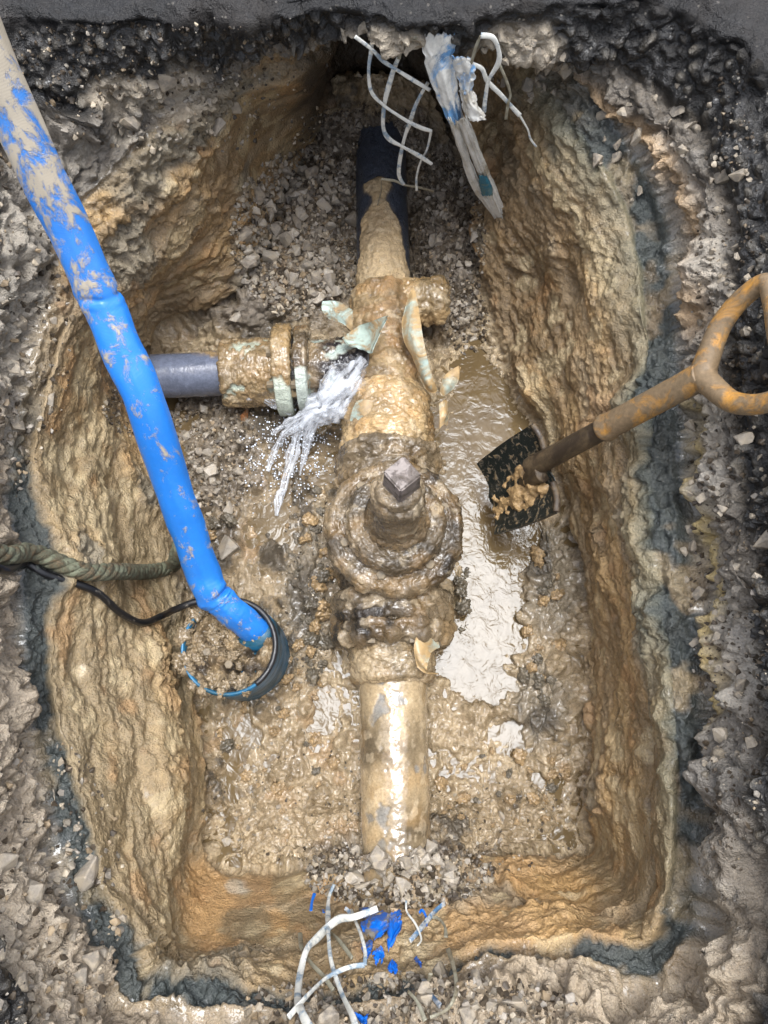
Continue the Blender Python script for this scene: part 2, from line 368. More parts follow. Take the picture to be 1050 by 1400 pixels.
for k_, am in ((5, .022), (6, .028)):                     # ragged broken edge
    e_ = fbm(RS[k_] * np.array([14, 14, 0]), 3, 51 + k_); o_ = RS[k_] - np.array([.02, .4, 0]); o_[:, 2] = 0; o_ /= np.linalg.norm(o_, axis=1, keepdims=True)
    RS[k_] = RS[k_] + o_ * (am * e_)[:, None] + np.array([0, 0, 1.]) * (.012 * fbm(RS[k_] * np.array([9, 9, 0]), 2, 57))[:, None]
arc = np.concatenate([[0], np.cumsum(np.linalg.norm(np.diff(RS[1], axis=0), axis=1))])
spine = np.stack([np.full(NA, .01), np.clip(RS[0][:, 1], -.1, 1.12), np.zeros(NA)], 1)
out = RS[6] - np.array([0.03, 0.4, .56]); out[:, 2] = 0; out /= np.linalg.norm(out, axis=1, keepdims=True)
far_r = RS[6] + out * 4.0; far_r[:, 2] = .57
near_r = RS[6] + out * .02; near_r[:, 2] = .565
rows = []; qv = []
def seg(a, b, n, q0, pw=1.0):
    for i in range(n):
        t = (i / n) ** pw; rows.append(a * (1 - t) + b * t); qv.append(q0 + t)
seg(spine, RS[0], 170, 0)
for k, n in zip(range(6), (75, 75, 22, 42, 26, 36)): seg(RS[k], RS[k + 1], n, k + 1)
seg(RS[6], near_r, 6, 7); seg(near_r, far_r, 46, 8, 2.2); rows.append(far_r); qv.append(9)
G = np.array(rows); qv = np.array(qv); NRW = len(G)
# soften the bends between rings a little
for it in range(6):
    w = ((qv > 1.0) & (qv < 7))[1:-1, None, None] * 0.5
    G[1:-1] = G[1:-1] * (1 - w) + w * 0.5 * (G[:-2] + G[2:])
# floor relief: hollows that hold water, banks of gravel
FEAT = [(662,520,44,70,-.05),(655,640,40,70,-.055),(688,745,36,62,-.06),(665,845,42,66,-.055),(662,925,40,36,-.035),(755,1010,12,12,-.016),(735,1065,16,14,-.02),(700,1000,26,20,-.014),(775,900,10,22,-.018),
        (405,640,55,70,-.022),(400,545,40,40,-.03),(440,975,16,26,-.02),(310,1010,36,40,-.024),(330,720,55,50,-.006),(385,735,45,45,-.018),
        (755,790,38,70,.03),(765,960,36,60,.014),(710,1000,40,24,-.006),(775,1060,22,30,-.016),(720,980,60,60,.012),
        (395,345,75,110,.075),(330,440,60,50,.05),(610,345,36,90,.06),(470,250,60,60,.05),(560,230,40,50,.04),(512,200,120,30,.17),(630,440,30,30,.02),
        (545,1184,105,40,.165),(632,815,16,30,.06),(425,800,22,60,.03),(300,640,45,80,.02),(360,1120,60,50,.006),(300,1090,30,50,-.02)]
fl = G[:171].reshape(-1, 3).copy(); fq = np.repeat(qv[:171], NA)
zf = np.full(len(fl), 0.004); edge = np.tile(RS[0][:, 2], 171)
for (a, b, rx, ry, dz) in FEAT:
    c = P(a, b, 0); sc = np.linalg.norm(P(a + 1, b, 0) - c)
    zf += dz * np.exp(-(((fl[:, 0] - c[0]) / (rx * sc)) ** 2 + ((fl[:, 1] - c[1]) / (ry * sc)) ** 2) * 0.9)
wz = sm(0.8, 1.0, fq); fl[:, 2] = zf * (1 - wz) + (edge * .7 + zf * .3) * wz
G[:171] = fl.reshape(171, NA, 3)
for it in range(10):
    w = ((qv > 0.85) & (qv < 1.25))[1:-1, None, None] * 0.6
    G[1:-1] = G[1:-1] * (1 - w) + w * 0.5 * (G[:-2] + G[2:])

V0 = G.reshape(-1, 3); Q = np.repeat(qv, NA); S = np.tile(arc[:NA], NRW); A = np.tile(np.arange(NA) / NA * NS, NRW)
Nn = grid_normals(G).reshape(-1, 3)
if (Nn[:NA * 20, 2]).mean() < 0: Nn = -Nn
px0, py0 = proj(V0)
inside = Q < 7.2
Vf = V0.astype(np.float32)
# noise fields (only where near; the far road just gets a light ripple)
I = np.where(Q < 8.6)[0]; v = Vf[I]; q = Q[I]; s_ = S[I]
def field(fn):
    o = np.zeros(len(V0), np.float32); o[I] = fn; return o
n_big = field(fbm(v * 6, 3, 1)); n_mid = field(fbm(v * 22, 3, 2)); n_fin = field(fbm(v * 80, 3, 3, .6))
str_ = np.stack([s_ * 5.0, v[:, 2] * 26, q * 0 + v[:, 0] * 3], 1)
n_str = field(fbm(str_, 3, 4)); str2 = np.stack([s_ * 16.0, v[:, 2] * 75, v[:, 0] * 12], 1); n_st2 = field(fbm(str2, 3, 5, .6))
w1, id1 = worley(v * 24, 6); w1 = field(w1); id1 = field(id1)
w2, id2 = worley(v * 62, 7); w2 = field(w2); id2 = field(id2)
w3, id3 = worley(np.stack([s_ * 20, v[:, 2] * 38, v[:, 0] * 20], 1), 8); w3 = field(w3); id3 = field(id3)

qn = Q + 0.22 * n_big * sm(1.2, 2.2, Q) * (1 - sm(6.0, 6.6, Q)) + 0.10 * n_mid * sm(1.5, 2.5, Q) * (1 - sm(6.0, 6.6, Q))
m_floor = 1 - sm(.95, 1.2, Q)
m_wall = sm(.95, 1.2, Q) * (1 - sm(3.7, 4.1, Q))
seam0 = np.where((A < 3.2) | (A > 24.2), .17, 0.)
m_seam = sm(2.9, 3.04, qn - seam0) * (1 - sm(4.0, 4.2, qn + seam0))
m_rub = sm(3.9, 4.15, Q) * (1 - sm(5.6, 6.0, Q))
m_asf = sm(5.4, 5.9, Q) * (1 - sm(7.05, 7.2, Q))
m_road = sm(6.8, 7.05, Q)
far_s = sm(11.2, 12.2, A) * (1 - sm(19.0, 20.2, A))        # far side, asphalt slab
right_s = sm(3.0, 4.0, A) * (1 - sm(11.5, 12.5, A))
left_s = sm(19.5, 20.5, A) * (1 - sm(24.5, 25.5, A))
near_s = 1 - np.clip(far_s + right_s + left_s, 0, 1)
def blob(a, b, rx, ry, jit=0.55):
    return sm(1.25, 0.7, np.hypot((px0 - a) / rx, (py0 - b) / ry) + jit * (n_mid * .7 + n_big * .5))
gravel = np.clip(blob(512, 190, 110, 40) + blob(400, 320, 95, 120) + blob(610, 330, 60, 130) + blob(480, 230, 110, 70) + blob(330, 420, 60, 40) + blob(300, 620, 60, 90) + blob(545, 1190, 120, 50) + blob(240, 560, 60, 50), 0, 1) * sm(1.35, 1.0, Q)
scrape = np.clip(blob(345, 1240, 90, 60, .25) * (Q > 1) + blob(385, 160, 70, 120, .25) + blob(850, 1170, 50, 80, .5) * .5 * (Q > 1), 0, 1)

w4, id4 = worley(v * 10.5 + n_mid[I][:, None] * .25, 44); block = field(id4 * sm(.72, .42, w4))
crack = np.clip(1 - np.abs(n_mid) * 5, 0, 1) ** 2            # sharp clefts between clods
wf, idf = worley(np.stack([s_ * 4.5, v[:, 2] * 11, v[:, 0] * 4.5], 1), 41); facet = field(idf * sm(.75, .45, wf))
rgh = sm(-.05, .45, n_big + .35 * n_mid)
crk2 = field(np.clip(1 - np.abs(fbm(np.stack([s_ * 26, v[:, 2] * 60, v[:, 0] * 26], 1), 2, 31)) * 4.5, 0, 1) ** 2)
clod = field(np.floor(id1[I] * 5) / 5) * sm(.66, .34, w1)       # blocky lumps of different height
chip = id2 * sm(.64, .3, w2)
disp = m_floor * (.012 * n_big + .012 * n_mid + .0085 * n_fin + .022 * clod * sm(-.4, .1, n_big) + .005 * chip - .010 * crack - .008) \
     + m_wall * (1 - scrape * .8) * (.026 * n_big + .017 * facet + .0045 * n_str + .0036 * n_st2 + .0046 * n_fin + .009 * id3 * sm(.62, .35, w3) * rgh - (.008 * crk2 + .007 * crack) * rgh + .003 * chip * rgh + .002) \
     - m_seam * .014 \
     + m_rub * (.034 * block - .014 + .022 * n_big + .014 * clod + .008 * chip + .012 * n_mid + .008 * n_fin - .010 * crack - .010) + m_seam * (.005 * n_mid + .006 * n_fin) \
     + m_asf * (.018 * n_big + .016 * clod + .014 * chip + .006 * n_fin - .012) \
     + m_road * (.010 * n_big + .004 * n_mid + .0025 * n_fin + .004 * chip)
disp *= (1 - sm(8.0, 8.6, Q))
V1 = (V0 + Nn * disp[:, None]).astype(np.float32)

# ---- colours of the ground, with some shade near the slab painted in
def C3(*c): return np.tile(lin(*c), (len(V0), 1))
col = C3(160, 140, 108)
col = mixc(col, lin(118, 98, 68), sm(-.1, .5, n_mid) * .6); col = mixc(col, lin(184, 162, 126), sm(.1, .5, -n_big + .4 * n_fin) * .6)
col = mixc(col, lin(66, 62, 56), sm(.35, .6, n_big + .5 * n_mid + .3 * n_fin) * .75)
col = mixc(col, lin(168, 128, 80), sm(.4, .7, -n_mid + .5 * n_big) * .35)
col = mixc(col, lin(118, 110, 96), np.clip(blob(755, 790, 48, 75) + blob(740, 965, 45, 55) + blob(420, 800, 40, 110), 0, 1) * .6)
col = mixc(col, lin(66, 60, 52), np.clip(blob(742, 985, 26, 22) + blob(730, 760, 26, 40) + blob(415, 820, 24, 60) + blob(300, 735, 30, 24), 0, 1) * .7)
col = mixc(col, lin(78, 68, 56), gravel * .75)
col = mixc(col, lin(150, 138, 122), gravel * sm(.25, .6, id2) * .5)
# clay walls
cw = C3(158, 130, 90)
cw = mixc(cw, lin(184, 150, 98), sm(-.05, .4, n_str + .4 * n_big) * .85); cw = mixc(cw, lin(112, 91, 62), sm(-.05, .4, n_st2) * .6); cw = mixc(cw, lin(104, 88, 62), sm(.05, .5, -n_big + .5 * n_str) * .55)
cw = mixc(cw, lin(164, 144, 112), sm(.05, .5, -n_str + .5 * n_mid) * .6)
cw = mixc(cw, lin(150, 132, 98), left_s * .55 + near_s * .3)
cw = mixc(cw, lin(112, 90, 60), np.clip(blob(700, 330, 90, 170) * .6 + blob(330, 330, 190, 150) * .35, 0, .8))  # slab's shade painted on the upper right wall; upper left bank browner
cw = mixc(cw, lin(190, 146, 88), blob(700, 1235, 110, 70) * .6 + blob(290, 1235, 40, 70, .3) * .75 + blob(372, 1262, 22, 20, .3) * .6)
cw = mixc(cw, lin(120, 104, 76), blob(335, 1262, 34, 30, .5) * .8)
cw = mixc(cw, lin(186, 180, 164), blob(328, 1212, 24, 14, 1.1) * .5)
cw = mixc(cw, lin(188, 148, 88), blob(770, 1240, 60, 45) * .5)
cw = mixc(cw, lin(116, 112, 98), sm(.25, .6, n_big - .3 * n_str) * .6); cw = mixc(cw, lin(170, 124, 72), sm(.1, .6, n_mid + .4 * n_str - .2) * .4); cw = mixc(cw, lin(190, 170, 130), sm(.35, .6, -n_mid + .4 * n_str) * .5)
cw = mixc(cw, lin(58, 50, 42), blob(520, 120, 115, 100, .3) * .85)  # darkness of the hollow under the slab, painted into its back wall
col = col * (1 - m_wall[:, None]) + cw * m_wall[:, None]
# dark gleyed seam
sv = m_seam * (1 - far_s * .85) * (1 - sm(.2, .6, -n_mid - .2 * n_big) * .5)
col = mixc(col, lin(58, 66, 66), sv * .95)
grn = sm(2.45, 2.95, qn) * (1 - sm(2.95, 3.1, qn)) * right_s
col = mixc(col, lin(104, 106, 88), grn * .6)
# rubble layer
cr = C3(148, 137, 122)
cr = mixc(cr, lin(88, 82, 74), sm(-.1, .4, n_mid) * .6); cr = mixc(cr, lin(178, 168, 152), sm(.15, .5, -n_big + .4 * n_fin) * .65)
cr = mixc(cr, lin(172, 150, 118), near_s * .55 + left_s * .35)
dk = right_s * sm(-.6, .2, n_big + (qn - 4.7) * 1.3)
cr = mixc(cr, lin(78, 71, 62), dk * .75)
cr = mixc(cr, lin(152, 146, 136), right_s * sm(.35, .6, n_mid) * .3)
ys = np.exp(-((qn - 4.22) / .16) ** 2) * right_s * sm(4.0, 4.6, A) * (1 - sm(7.6, 8.4, A))
cr = mixc(cr, lin(186, 162, 104), ys * .9)
cr = mixc(cr, lin(176, 140, 92), np.exp(-((qn - 4.25) / .3) ** 2) * right_s * sm(8.4, 9, A) * .7)
cr = mixc(cr, lin(150, 142, 128), far_s * .6)
cr = mixc(cr, lin(74, 68, 62), far_s * sm(0.1, .5, n_big + n_mid * .5) * .55)
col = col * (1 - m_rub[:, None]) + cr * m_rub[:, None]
ca = C3(38, 36, 34); ca = mixc(ca, lin(90, 88, 86), sm(.3, .6, n_fin) * .35); ca = mixc(ca, lin(120, 112, 98), sm(.62, .8, id2) * sm(.5, .2, w2) * .45)
ca = mixc(ca, lin(150, 136, 112), (near_s * .7 + left_s * .75) * sm(-.2, .4, n_big))
col = col * (1 - m_asf[:, None]) + ca * m_asf[:, None]
cd = C3(22, 20, 19); cd = mixc(cd, lin(38, 33, 29), sm(0, .6, n_big + .5 * n_mid) * .6); cd = mixc(cd, lin(28, 27, 28), sm(.1, .5, -n_big + n_fin * .4) * .6)
col = col * (1 - m_road[:, None]) + cd * m_road[:, None]

pale = np.clip(blob(710, 80, 75, 60) + blob(525, 72, 60, 26) + blob(150, 130, 70, 26) + blob(265, 140, 70, 50), 0, 1) * sm(3.3, 3.8, Q) * (1 - sm(6.5, 6.8, Q))
col = mixc(col, lin(172, 158, 136), pale * .8)
lum_ = (col * np.array([.3, .5, .2])).sum(1, keepdims=True); col = lum_ * .1 + col * .9
rough = .32 * m_floor + .45 * m_wall + .5 * m_rub + .42 * m_asf + .55 * m_road
rough += .12 * n_mid * (m_floor + m_wall) + .1 * gravel
wetb = np.clip(blob(640, 1030, 170, 120) + blob(380, 980, 130, 190) + blob(760, 850, 50, 120) + blob(700, 1040, 130, 110) + blob(380, 680, 90, 110), 0, 1) * m_floor
rough = np.clip(rough - .24 * wetb, .1, .9)
grit = np.clip(.2 * m_floor + .25 * m_wall + .8 * m_rub + .9 * m_asf + .3 * m_road + .4 * gravel, 0, 1)

# ---- split the surface into named pieces of the setting
faces = grid_faces(NRW, NA, True)
fqc = Q[faces[:, 0]]; fac = A[faces[:, 0]]
def piece(name, mask):
    f = faces[mask]; used = np.unique(f); remap = np.zeros(len(V0), np.int32); remap[used] = np.arange(len(used))
    me = mesh_from(name, V1[used], remap[f], M['earth'], col[used], rough[used], grit[used])
    return tag(add(name, me), kind='structure')
wl = (fqc >= 1) & (fqc < 4)
far_a = (fac >= 12) & (fac < 16.5); right_a = (fac >= 3) & (fac < 12); left_a = (fac >= 16.5) & (fac < 24.5); near_a = ~(far_a | right_a | left_a)
trench_floor = piece('trench_floor', fqc < 1)
wall_right = piece('trench_wall_right', wl & right_a); wall_left = piece('trench_wall_left', wl & left_a)
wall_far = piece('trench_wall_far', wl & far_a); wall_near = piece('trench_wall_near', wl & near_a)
rubble = piece('rubble_layer', (fqc >= 4) & (fqc < 6)); road = piece('road', fqc >= 6)
BVH = BVHTree.FromPolygons([tuple(map(float, x)) for x in V1[: NA * int((Q < 8.2).sum() // NA)]], [tuple(map(int, f)) for f in faces[fqc < 8.1]])
def hit(px, py, lift=0.0):
    d = Vector(ray(px, py)).normalized(); r = BVH.ray_cast(Vector((0, 0, CAM_H)), d)
    if r[0] is None: return P(px, py, 0), np.array([0, 0, 1.])
    n = r[1] if r[1].dot(d) < 0 else -r[1]
    return np.array(r[0] + n * lift), np.array(n)

# ------------------------------------------------------------------ standing muddy water
WZ = -0.0135
def water_material():
    m, nt, b = new_mat('muddy_water')
    tc = nt.nodes.new('ShaderNodeTexCoord').outputs['Object']
    n = noise_node(nt, 9, 4, 0.6, tc, 0.8); n2 = noise_node(nt, 42, 3, 0.55, tc, 1.2); n3 = noise_node(nt, 15, 3, 0.5, tc)
    nt.links.new(ramp(nt, n.outputs[0], [(0.3, tuple(lin(88, 73, 50))), (0.7, tuple(lin(106, 90, 64)))]), b.inputs['Base Color'])
    b.inputs['Roughness'].default_value = 0.02; b.inputs['IOR'].default_value = 1.37
    h = math_node(nt, 'ADD', math_node(nt, 'MULTIPLY', n2.outputs[0], 0.5), math_node(nt, 'MULTIPLY', n3.outputs[0], 1.0))
    bp = nt.nodes.new('ShaderNodeBump'); bp.inputs['Distance'].default_value = 0.0036; bp.inputs['Strength'].default_value = 0.8
    nt.links.new(h, bp.inputs['Height']); nt.links.new(bp.outputs[0], b.inputs['Normal'])
    return m
M['water'] = water_material()
nr_, st = 60, 5
ringw = RS[0][::st].copy(); sp = spine[::st].copy()
GW = np.stack([sp * (1 - t) + ringw * t for t in np.linspace(0.02, 1.03, nr_)]); GW[..., 2] = WZ
water = tag(add('water', mesh_from('water', GW.reshape(-1, 3), grid_faces(nr_, GW.shape[1], True), M['water'])), kind='structure')

# ================================================================== PIPEWORK
AX = lambda Y: 0.016 - 0.02 * Y                  # the main's line, very slightly skewed
def Yp(py, z): return P(525, py, z)[1]
ZA = 0.06
def axis_pt(Y): return np.array([AX(Y), Y, ZA])
axd = np.array([-0.02, 1, 0.]); SLATE = lin(72, 80, 96)

# near pipe
y0, y1 = Yp(1250, .1), Yp(912, .12)
near_pipe = thing('water_pipe', 'mud-smeared glossy grey pipe running from the valve towards the near wall', 'pipe', axis_pt(y0))
def m_near(V, k, t, th):
    return k * .9 + .42 - .5 * np.exp(-((th - 2.0) / .22) ** 2) * sm(.02, .08, t) + .9 * sm(.055, .0, t) * .4
muddy_revolve('pipe_wall', axis_pt(y0), axd, [(0, .053), (y1 - y0, .053)], near_pipe, base=lin(134, 130, 122), thick=.0022, lump=.0006, seed=11, nt=220, ns=200, mask=m_near, rough_b=.05, rough_m=.1, mat=M['smooth'], fine=.2, grit=.2)
# far pipe
y0f, y1f = Yp(392, .1), Yp(225, .08)
far_pipe = thing('water_pipe', 'bare dark slate grey pipe with a sandy patch running under the road slab', 'pipe', axis_pt(y0f))
def m_far(V, k, t, th):
    L = y1f - y0f; f = t / L
    w = np.interp(f, [0, .15, .3, .45, .55, .62, .66, .72, .78, .82], [1.5, 1.2, .95, .8, .55, .3, .28, .5, .55, -.3])
    return (w - np.abs(th - 1.68)) * 1.6 + k * .3
muddy_revolve('pipe_wall', axis_pt(y0f), axd, [(0, .052), (y1f - y0f + .15, .052)], far_pipe, base=lin(60, 66, 77), thick=.005, lump=.0016, seed=21, nt=200, ns=180, mask=m_far, rough_b=.32, rough_m=.6, colours=(lin(178, 156, 122), lin(150, 130, 100), lin(184, 158, 118)), grit=1.0)

# gate valve
yb = P(540, 718, .19)[1]; xb = P(540, 718, .19)[0]
valve = thing('gate_valve', 'mud-caked gate valve with stacked round bonnet and square spindle cap', 'valve', (xb, yb, 0))
GM = (lin(134, 117, 92), lin(50, 44, 37), lin(150, 120, 78))
DM = (lin(120, 106, 84), lin(58, 52, 44), lin(130, 110, 80))
f0, f1 = Yp(868, .14), Yp(806, .16)
muddy_revolve('socket_collar', axis_pt(Yp(928, .12)), axd, [(0, .056), (.006, .064), (f0 - Yp(928, .12) + .01, .066)], valve, base=lin(88, 92, 98), mud=.95, thick=.006, lump=.003, seed=31, nt=110, ns=150, rough_m=.22)
near_flange = muddy_revolve('end_flange', axis_pt(f0), axd, [(0, .07), (.0, .088), (.02, .092), (.023, .08), (.03, .08), (.033, .092), (f1 - f0, .09), (f1 - f0, .06)], valve, base=lin(60, 60, 62), mud=.95, thick=.010, lump=.008, seed=32, nt=130, ns=190, colours=GM, rough_m=.15)
muddy_revolve('valve_body', axis_pt(f1 - .01), axd, [(0, .06), (.03, .075), (.08, .088), (.13, .088), (.19, .07), (.22, .066)], valve, base=lin(60, 60, 62), mud=.95, thick=.010, lump=.007, seed=33, nt=120, ns=150, colours=GM)
f2 = Yp(640, .14)
muddy_revolve('end_flange', axis_pt(f2), axd, [(0, .06), (0, .082), (.05, .086), (.055, .06)], valve, base=lin(60, 60, 62), mud=.95, thick=.010, lump=.008, seed=34, nt=90, ns=170, colours=GM)
UPX = (0, 1, 0)
muddy_revolve('bonnet_neck', (xb, yb, .06), (0, 0, 1), [(0, .07), (.06, .076), (.10, .08)], valve, base=lin(60, 60, 62), mud=.9, thick=.008, lump=.006, seed=35, nt=60, ns=140, colours=DM, up=UPX)
bonnet = muddy_revolve('bonnet_flange', (xb, yb, .148), (0, 0, 1), [(0, .05), (0, .1), (.012, .106), (.03, .106), (.038, .1), (.04, .05)], valve, base=lin(60, 60, 62), mud=.98, thick=.006, lump=.005, seed=36, nt=130, ns=230, colours=GM, up=UPX, rough_m=.22)
muddy_revolve('bonnet_ring', (xb, yb, .188), (0, 0, 1), [(0, .072), (.016, .075), (.027, .074), (.032, .069), (.033, .056), (.034, .03)], valve, base=lin(58, 56, 54), mud=.98, thick=.004, lump=.004, seed=37, nt=110, ns=200, colours=(lin(128, 110, 84), lin(70, 62, 50), lin(150, 120, 80)), up=UPX, rough_m=.26)
gland = muddy_revolve('gland', (xb + .002, yb, .215), (0, 0, 1), [(0, .047), (.018, .046), (.026, .041), (.06, .037), (.085, .032), (.112, .029), (.116, .034), (.138, .034), (.143, .028), (.158, .026), (.159, .01)], valve, base=lin(58, 54, 50), mud=.95, thick=.003, lump=.003, seed=38, nt=90, ns=140, colours=GM, up=UPX, rough_m=.28)
def boxy(name, c, half, h, rot, mat, parent, taper=1.0, bev=.003, seg_=2):
    bm = bmesh.new(); bmesh.ops.create_cube(bm, size=1)
    for w_ in bm.verts:
        k = taper if w_.co.z > 0 else 1
        w_.co = Vector((w_.co.x * 2 * half * k, w_.co.y * 2 * half * k, (w_.co.z + .5) * h))
    bmesh.ops.bevel(bm, geom=bm.edges[:], offset=bev, segments=seg_, affect='EDGES')
    bmesh.ops.transform(bm, matrix=Matrix.Translation(Vector(c)) @ Matrix.Rotation(rot, 4, 'Z'), verts=bm.verts)
    me = bpy.data.meshes.new(name); bm.to_mesh(me); bm.free(); me.materials.append(mat)
    return add(name, me, parent)
M['cap'] = dirty('worn_cast_iron', lin(132, 122, 116), lin(84, 74, 64), .55, .45, .62, 60, bump=.0016, rough_dirt=.5)
boxy('spindle_cap', (xb + .006, yb + .004, .362), .019, .06, math.radians(40), M['cap'], gland, .92, .0022)
def hexprism(name, c, d, r, h, mat, parent):
    d, s, u = frame(d); th = np.arange(6) * math.pi / 3; Vv = []
    for t, rr in ((0, r), (h * .8, r), (h, r * .85)):
        for a in th: Vv.append(np.asarray(c) + d * t + rr * (math.cos(a) * s + math.sin(a) * u))
    F = [[i, (i + 1) % 6, 6 + (i + 1) % 6, 6 + i] for i in range(6)] + [[6 + i, 6 + (i + 1) % 6, 12 + (i + 1) % 6, 12 + i] for i in range(6)]
    me = bpy.data.meshes.new(name); me.from_pydata([tuple(x) for x in Vv], [], F + [list(range(12, 18)), list(range(5, -1, -1))]); me.materials.append(mat)
    return add(name, me, parent)
M['mudbolt'] = plain('muddy_iron', lin(128, 114, 92), .6, 90, .5, .002)
for a in (25, 65, 115, 155, 205, 335):
    aa = math.radians(a); c = axis_pt(f0 - .012) + np.array([.078 * math.cos(aa), 0, .078 * math.sin(aa)])
    hexprism('bolt', c, (0, 1, 0), .011, .085, M['mudbolt'], near_flange)
for a in (20, 75, 130, 200, 255, 310):
    aa = math.radians(a); c = (xb + .083 * math.cos(aa), yb + .083 * math.sin(aa), .186)
    hexprism('bolt', c, (0, 0, 1), .0085, .010, M['mudbolt'], bonnet)

# tee fitting between valve and far pipe, branch to the left
t0, t1 = Yp(628, .14), Yp(380, .12)
tee = thing('pipe_tee', 'mud-covered pipe tee with torn pale green coating above the valve', 'pipe fitting', axis_pt(t0))
TM = (lin(186, 160, 118), lin(120, 100, 72), lin(190, 146, 90))
tm1 = Yp(520, .13)
muddy_revolve('collar', axis_pt(t0 + .02), axd, [(0, .055), (0, .072), (.03, .076), (tm1 - t0 - .03, .072), (tm1 - t0 - .01, .058)], tee, base=lin(110, 116, 108), mud=1.0, thick=.008, lump=.005, seed=41, nt=150, ns=190, colours=TM, rough_m=.2)
muddy_revolve('body', axis_pt(tm1 - .02), axd, [(0, .056), (.03, .058), (.10, .06), (.15, .063), (t1 - tm1, .062), (t1 - tm1 + .02, .058)], tee, base=lin(70, 74, 84), mud=.9, thick=.006, lump=.005, seed=42, nt=160, ns=180, colours=(lin(170, 146, 108), lin(110, 92, 66), lin(178, 134, 84)), rough_m=.35)
yB = Yp(503, .06)                                # branch line
xa = P(425, 503, .06)[0]
brd = np.array([-1, -.045, 0.])
muddy_revolve('branch', (AX(yB) - .03, yB, ZA), brd, [(0, .058), (.05, .056), (.07, .055), (AX(yB) - .03 - xa + .02, .055)], tee, base=lin(160, 174, 166), mud=.55, thick=.003, lump=.003, seed=43, nt=110, ns=150, rough_b=.2, colours=(lin(150, 128, 96), lin(34, 32, 36), lin(44, 40, 44)))
sx = P(560, 412, .075); 
muddy_revolve('stub', (AX(sx[1]) + .03, sx[1], .072), (1, 0, .05), [(0, .032), (.05, .034), (.075, .036), (.085, .032), (.086, .015)], tee, base=lin(70, 74, 80), mud=1.0, thick=.008, lump=.007, seed=44, nt=80, ns=110, colours=(lin(172, 150, 114), lin(116, 98, 70), lin(176, 138, 88)))

# flange adaptor and side pipe
X = lambda px_: P(px_, 505, .09)[0]
ybr = lambda x_: yB + (AX(yB) - .03 - x_) * -.045
adap = thing('flange_adaptor', 'muddy pipe coupling with pale green flange rings beside the leaking joint', 'pipe coupling', (X(375), ybr(X(375)), 0))
muddy_revolve('socket', (X(378), ybr(X(378)), ZA), brd, [(0, .056), (.03, .058), (X(378) - X(305), .060), (X(378) - X(304), .052)], adap, base=lin(176, 186, 170), mud=.72, thick=.005, lump=.003, seed=51, nt=110, ns=170, colours=(lin(150, 128, 94), lin(88, 74, 54), lin(150, 118, 78)), rough_b=.25)
muddy_revolve('flange_ring', (X(398), ybr(X(398)), ZA), brd, [(0, .05), (0, .080), (.003, .084), (X(398) - X(376) - .002, .084), (X(398) - X(376), .08), (X(398) - X(376), .05)], adap, base=lin(196, 204, 188), thick=.003, lump=.001, seed=52, nt=60, ns=200,
              mask=lambda V, k, t, th: k * .5 + (V[:, 2] - .105) * 22 + (V[:, 1] - yB) * 6, colours=(lin(160, 136, 98), lin(120, 100, 70), lin(160, 126, 80)), rough_b=.3)
ring2 = muddy_revolve('flange_ring', (X(421), ybr(X(421)), ZA), brd, [(0, .05), (0, .076), (.003, .08), (X(421) - X(404) - .002, .08), (X(421) - X(404), .05)], adap, base=lin(186, 194, 184), thick=.003, lump=.001, seed=53, nt=60, ns=200,
              mask=lambda V, k, t, th: k * .7 + (V[:, 2] - .11) * 14 + (V[:, 1] - yB) * 10, colours=(lin(130, 108, 78), lin(70, 62, 50), lin(140, 108, 70)), rough_b=.3)
muddy_revolve('gasket', (X(405), ybr(X(405)), ZA), brd, [(0, .05), (0, .066), (.012, .066), (.012, .05)], adap, base=lin(30, 28, 28), mud=.3, thick=.002, lump=.001, seed=54, nt=30, ns=120)
for a in (40, 90, 140, 320, 220):
    aa = math.radians(a); hexprism('bolt', (X(424), ybr(X(424)) + .066 * math.cos(aa), ZA + .066 * math.sin(aa)), (-1, 0, 0), .008, .075, M['mudbolt'], ring2)
side = thing('water_pipe', 'smooth blue-grey side pipe entering the left wall behind the blue hose', 'pipe', (X(250), ybr(X(250)), 0))
muddy_revolve('pipe_wall', (X(306), ybr(X(306)), ZA), brd, [(0, .041), (X(306) - X(150), .041)], side, base=lin(98, 104, 120), thick=.0025, lump=.001, seed=55, nt=150, ns=150,
              mask=lambda V, k, t, th: k * .55 + (V[:, 1] - yB - .012) * 16 - .45 + .5 * sm(.05, .0, t), rough_b=.22, colours=(lin(150, 128, 96), lin(110, 92, 66), lin(160, 124, 82)), mat=M['smooth'])

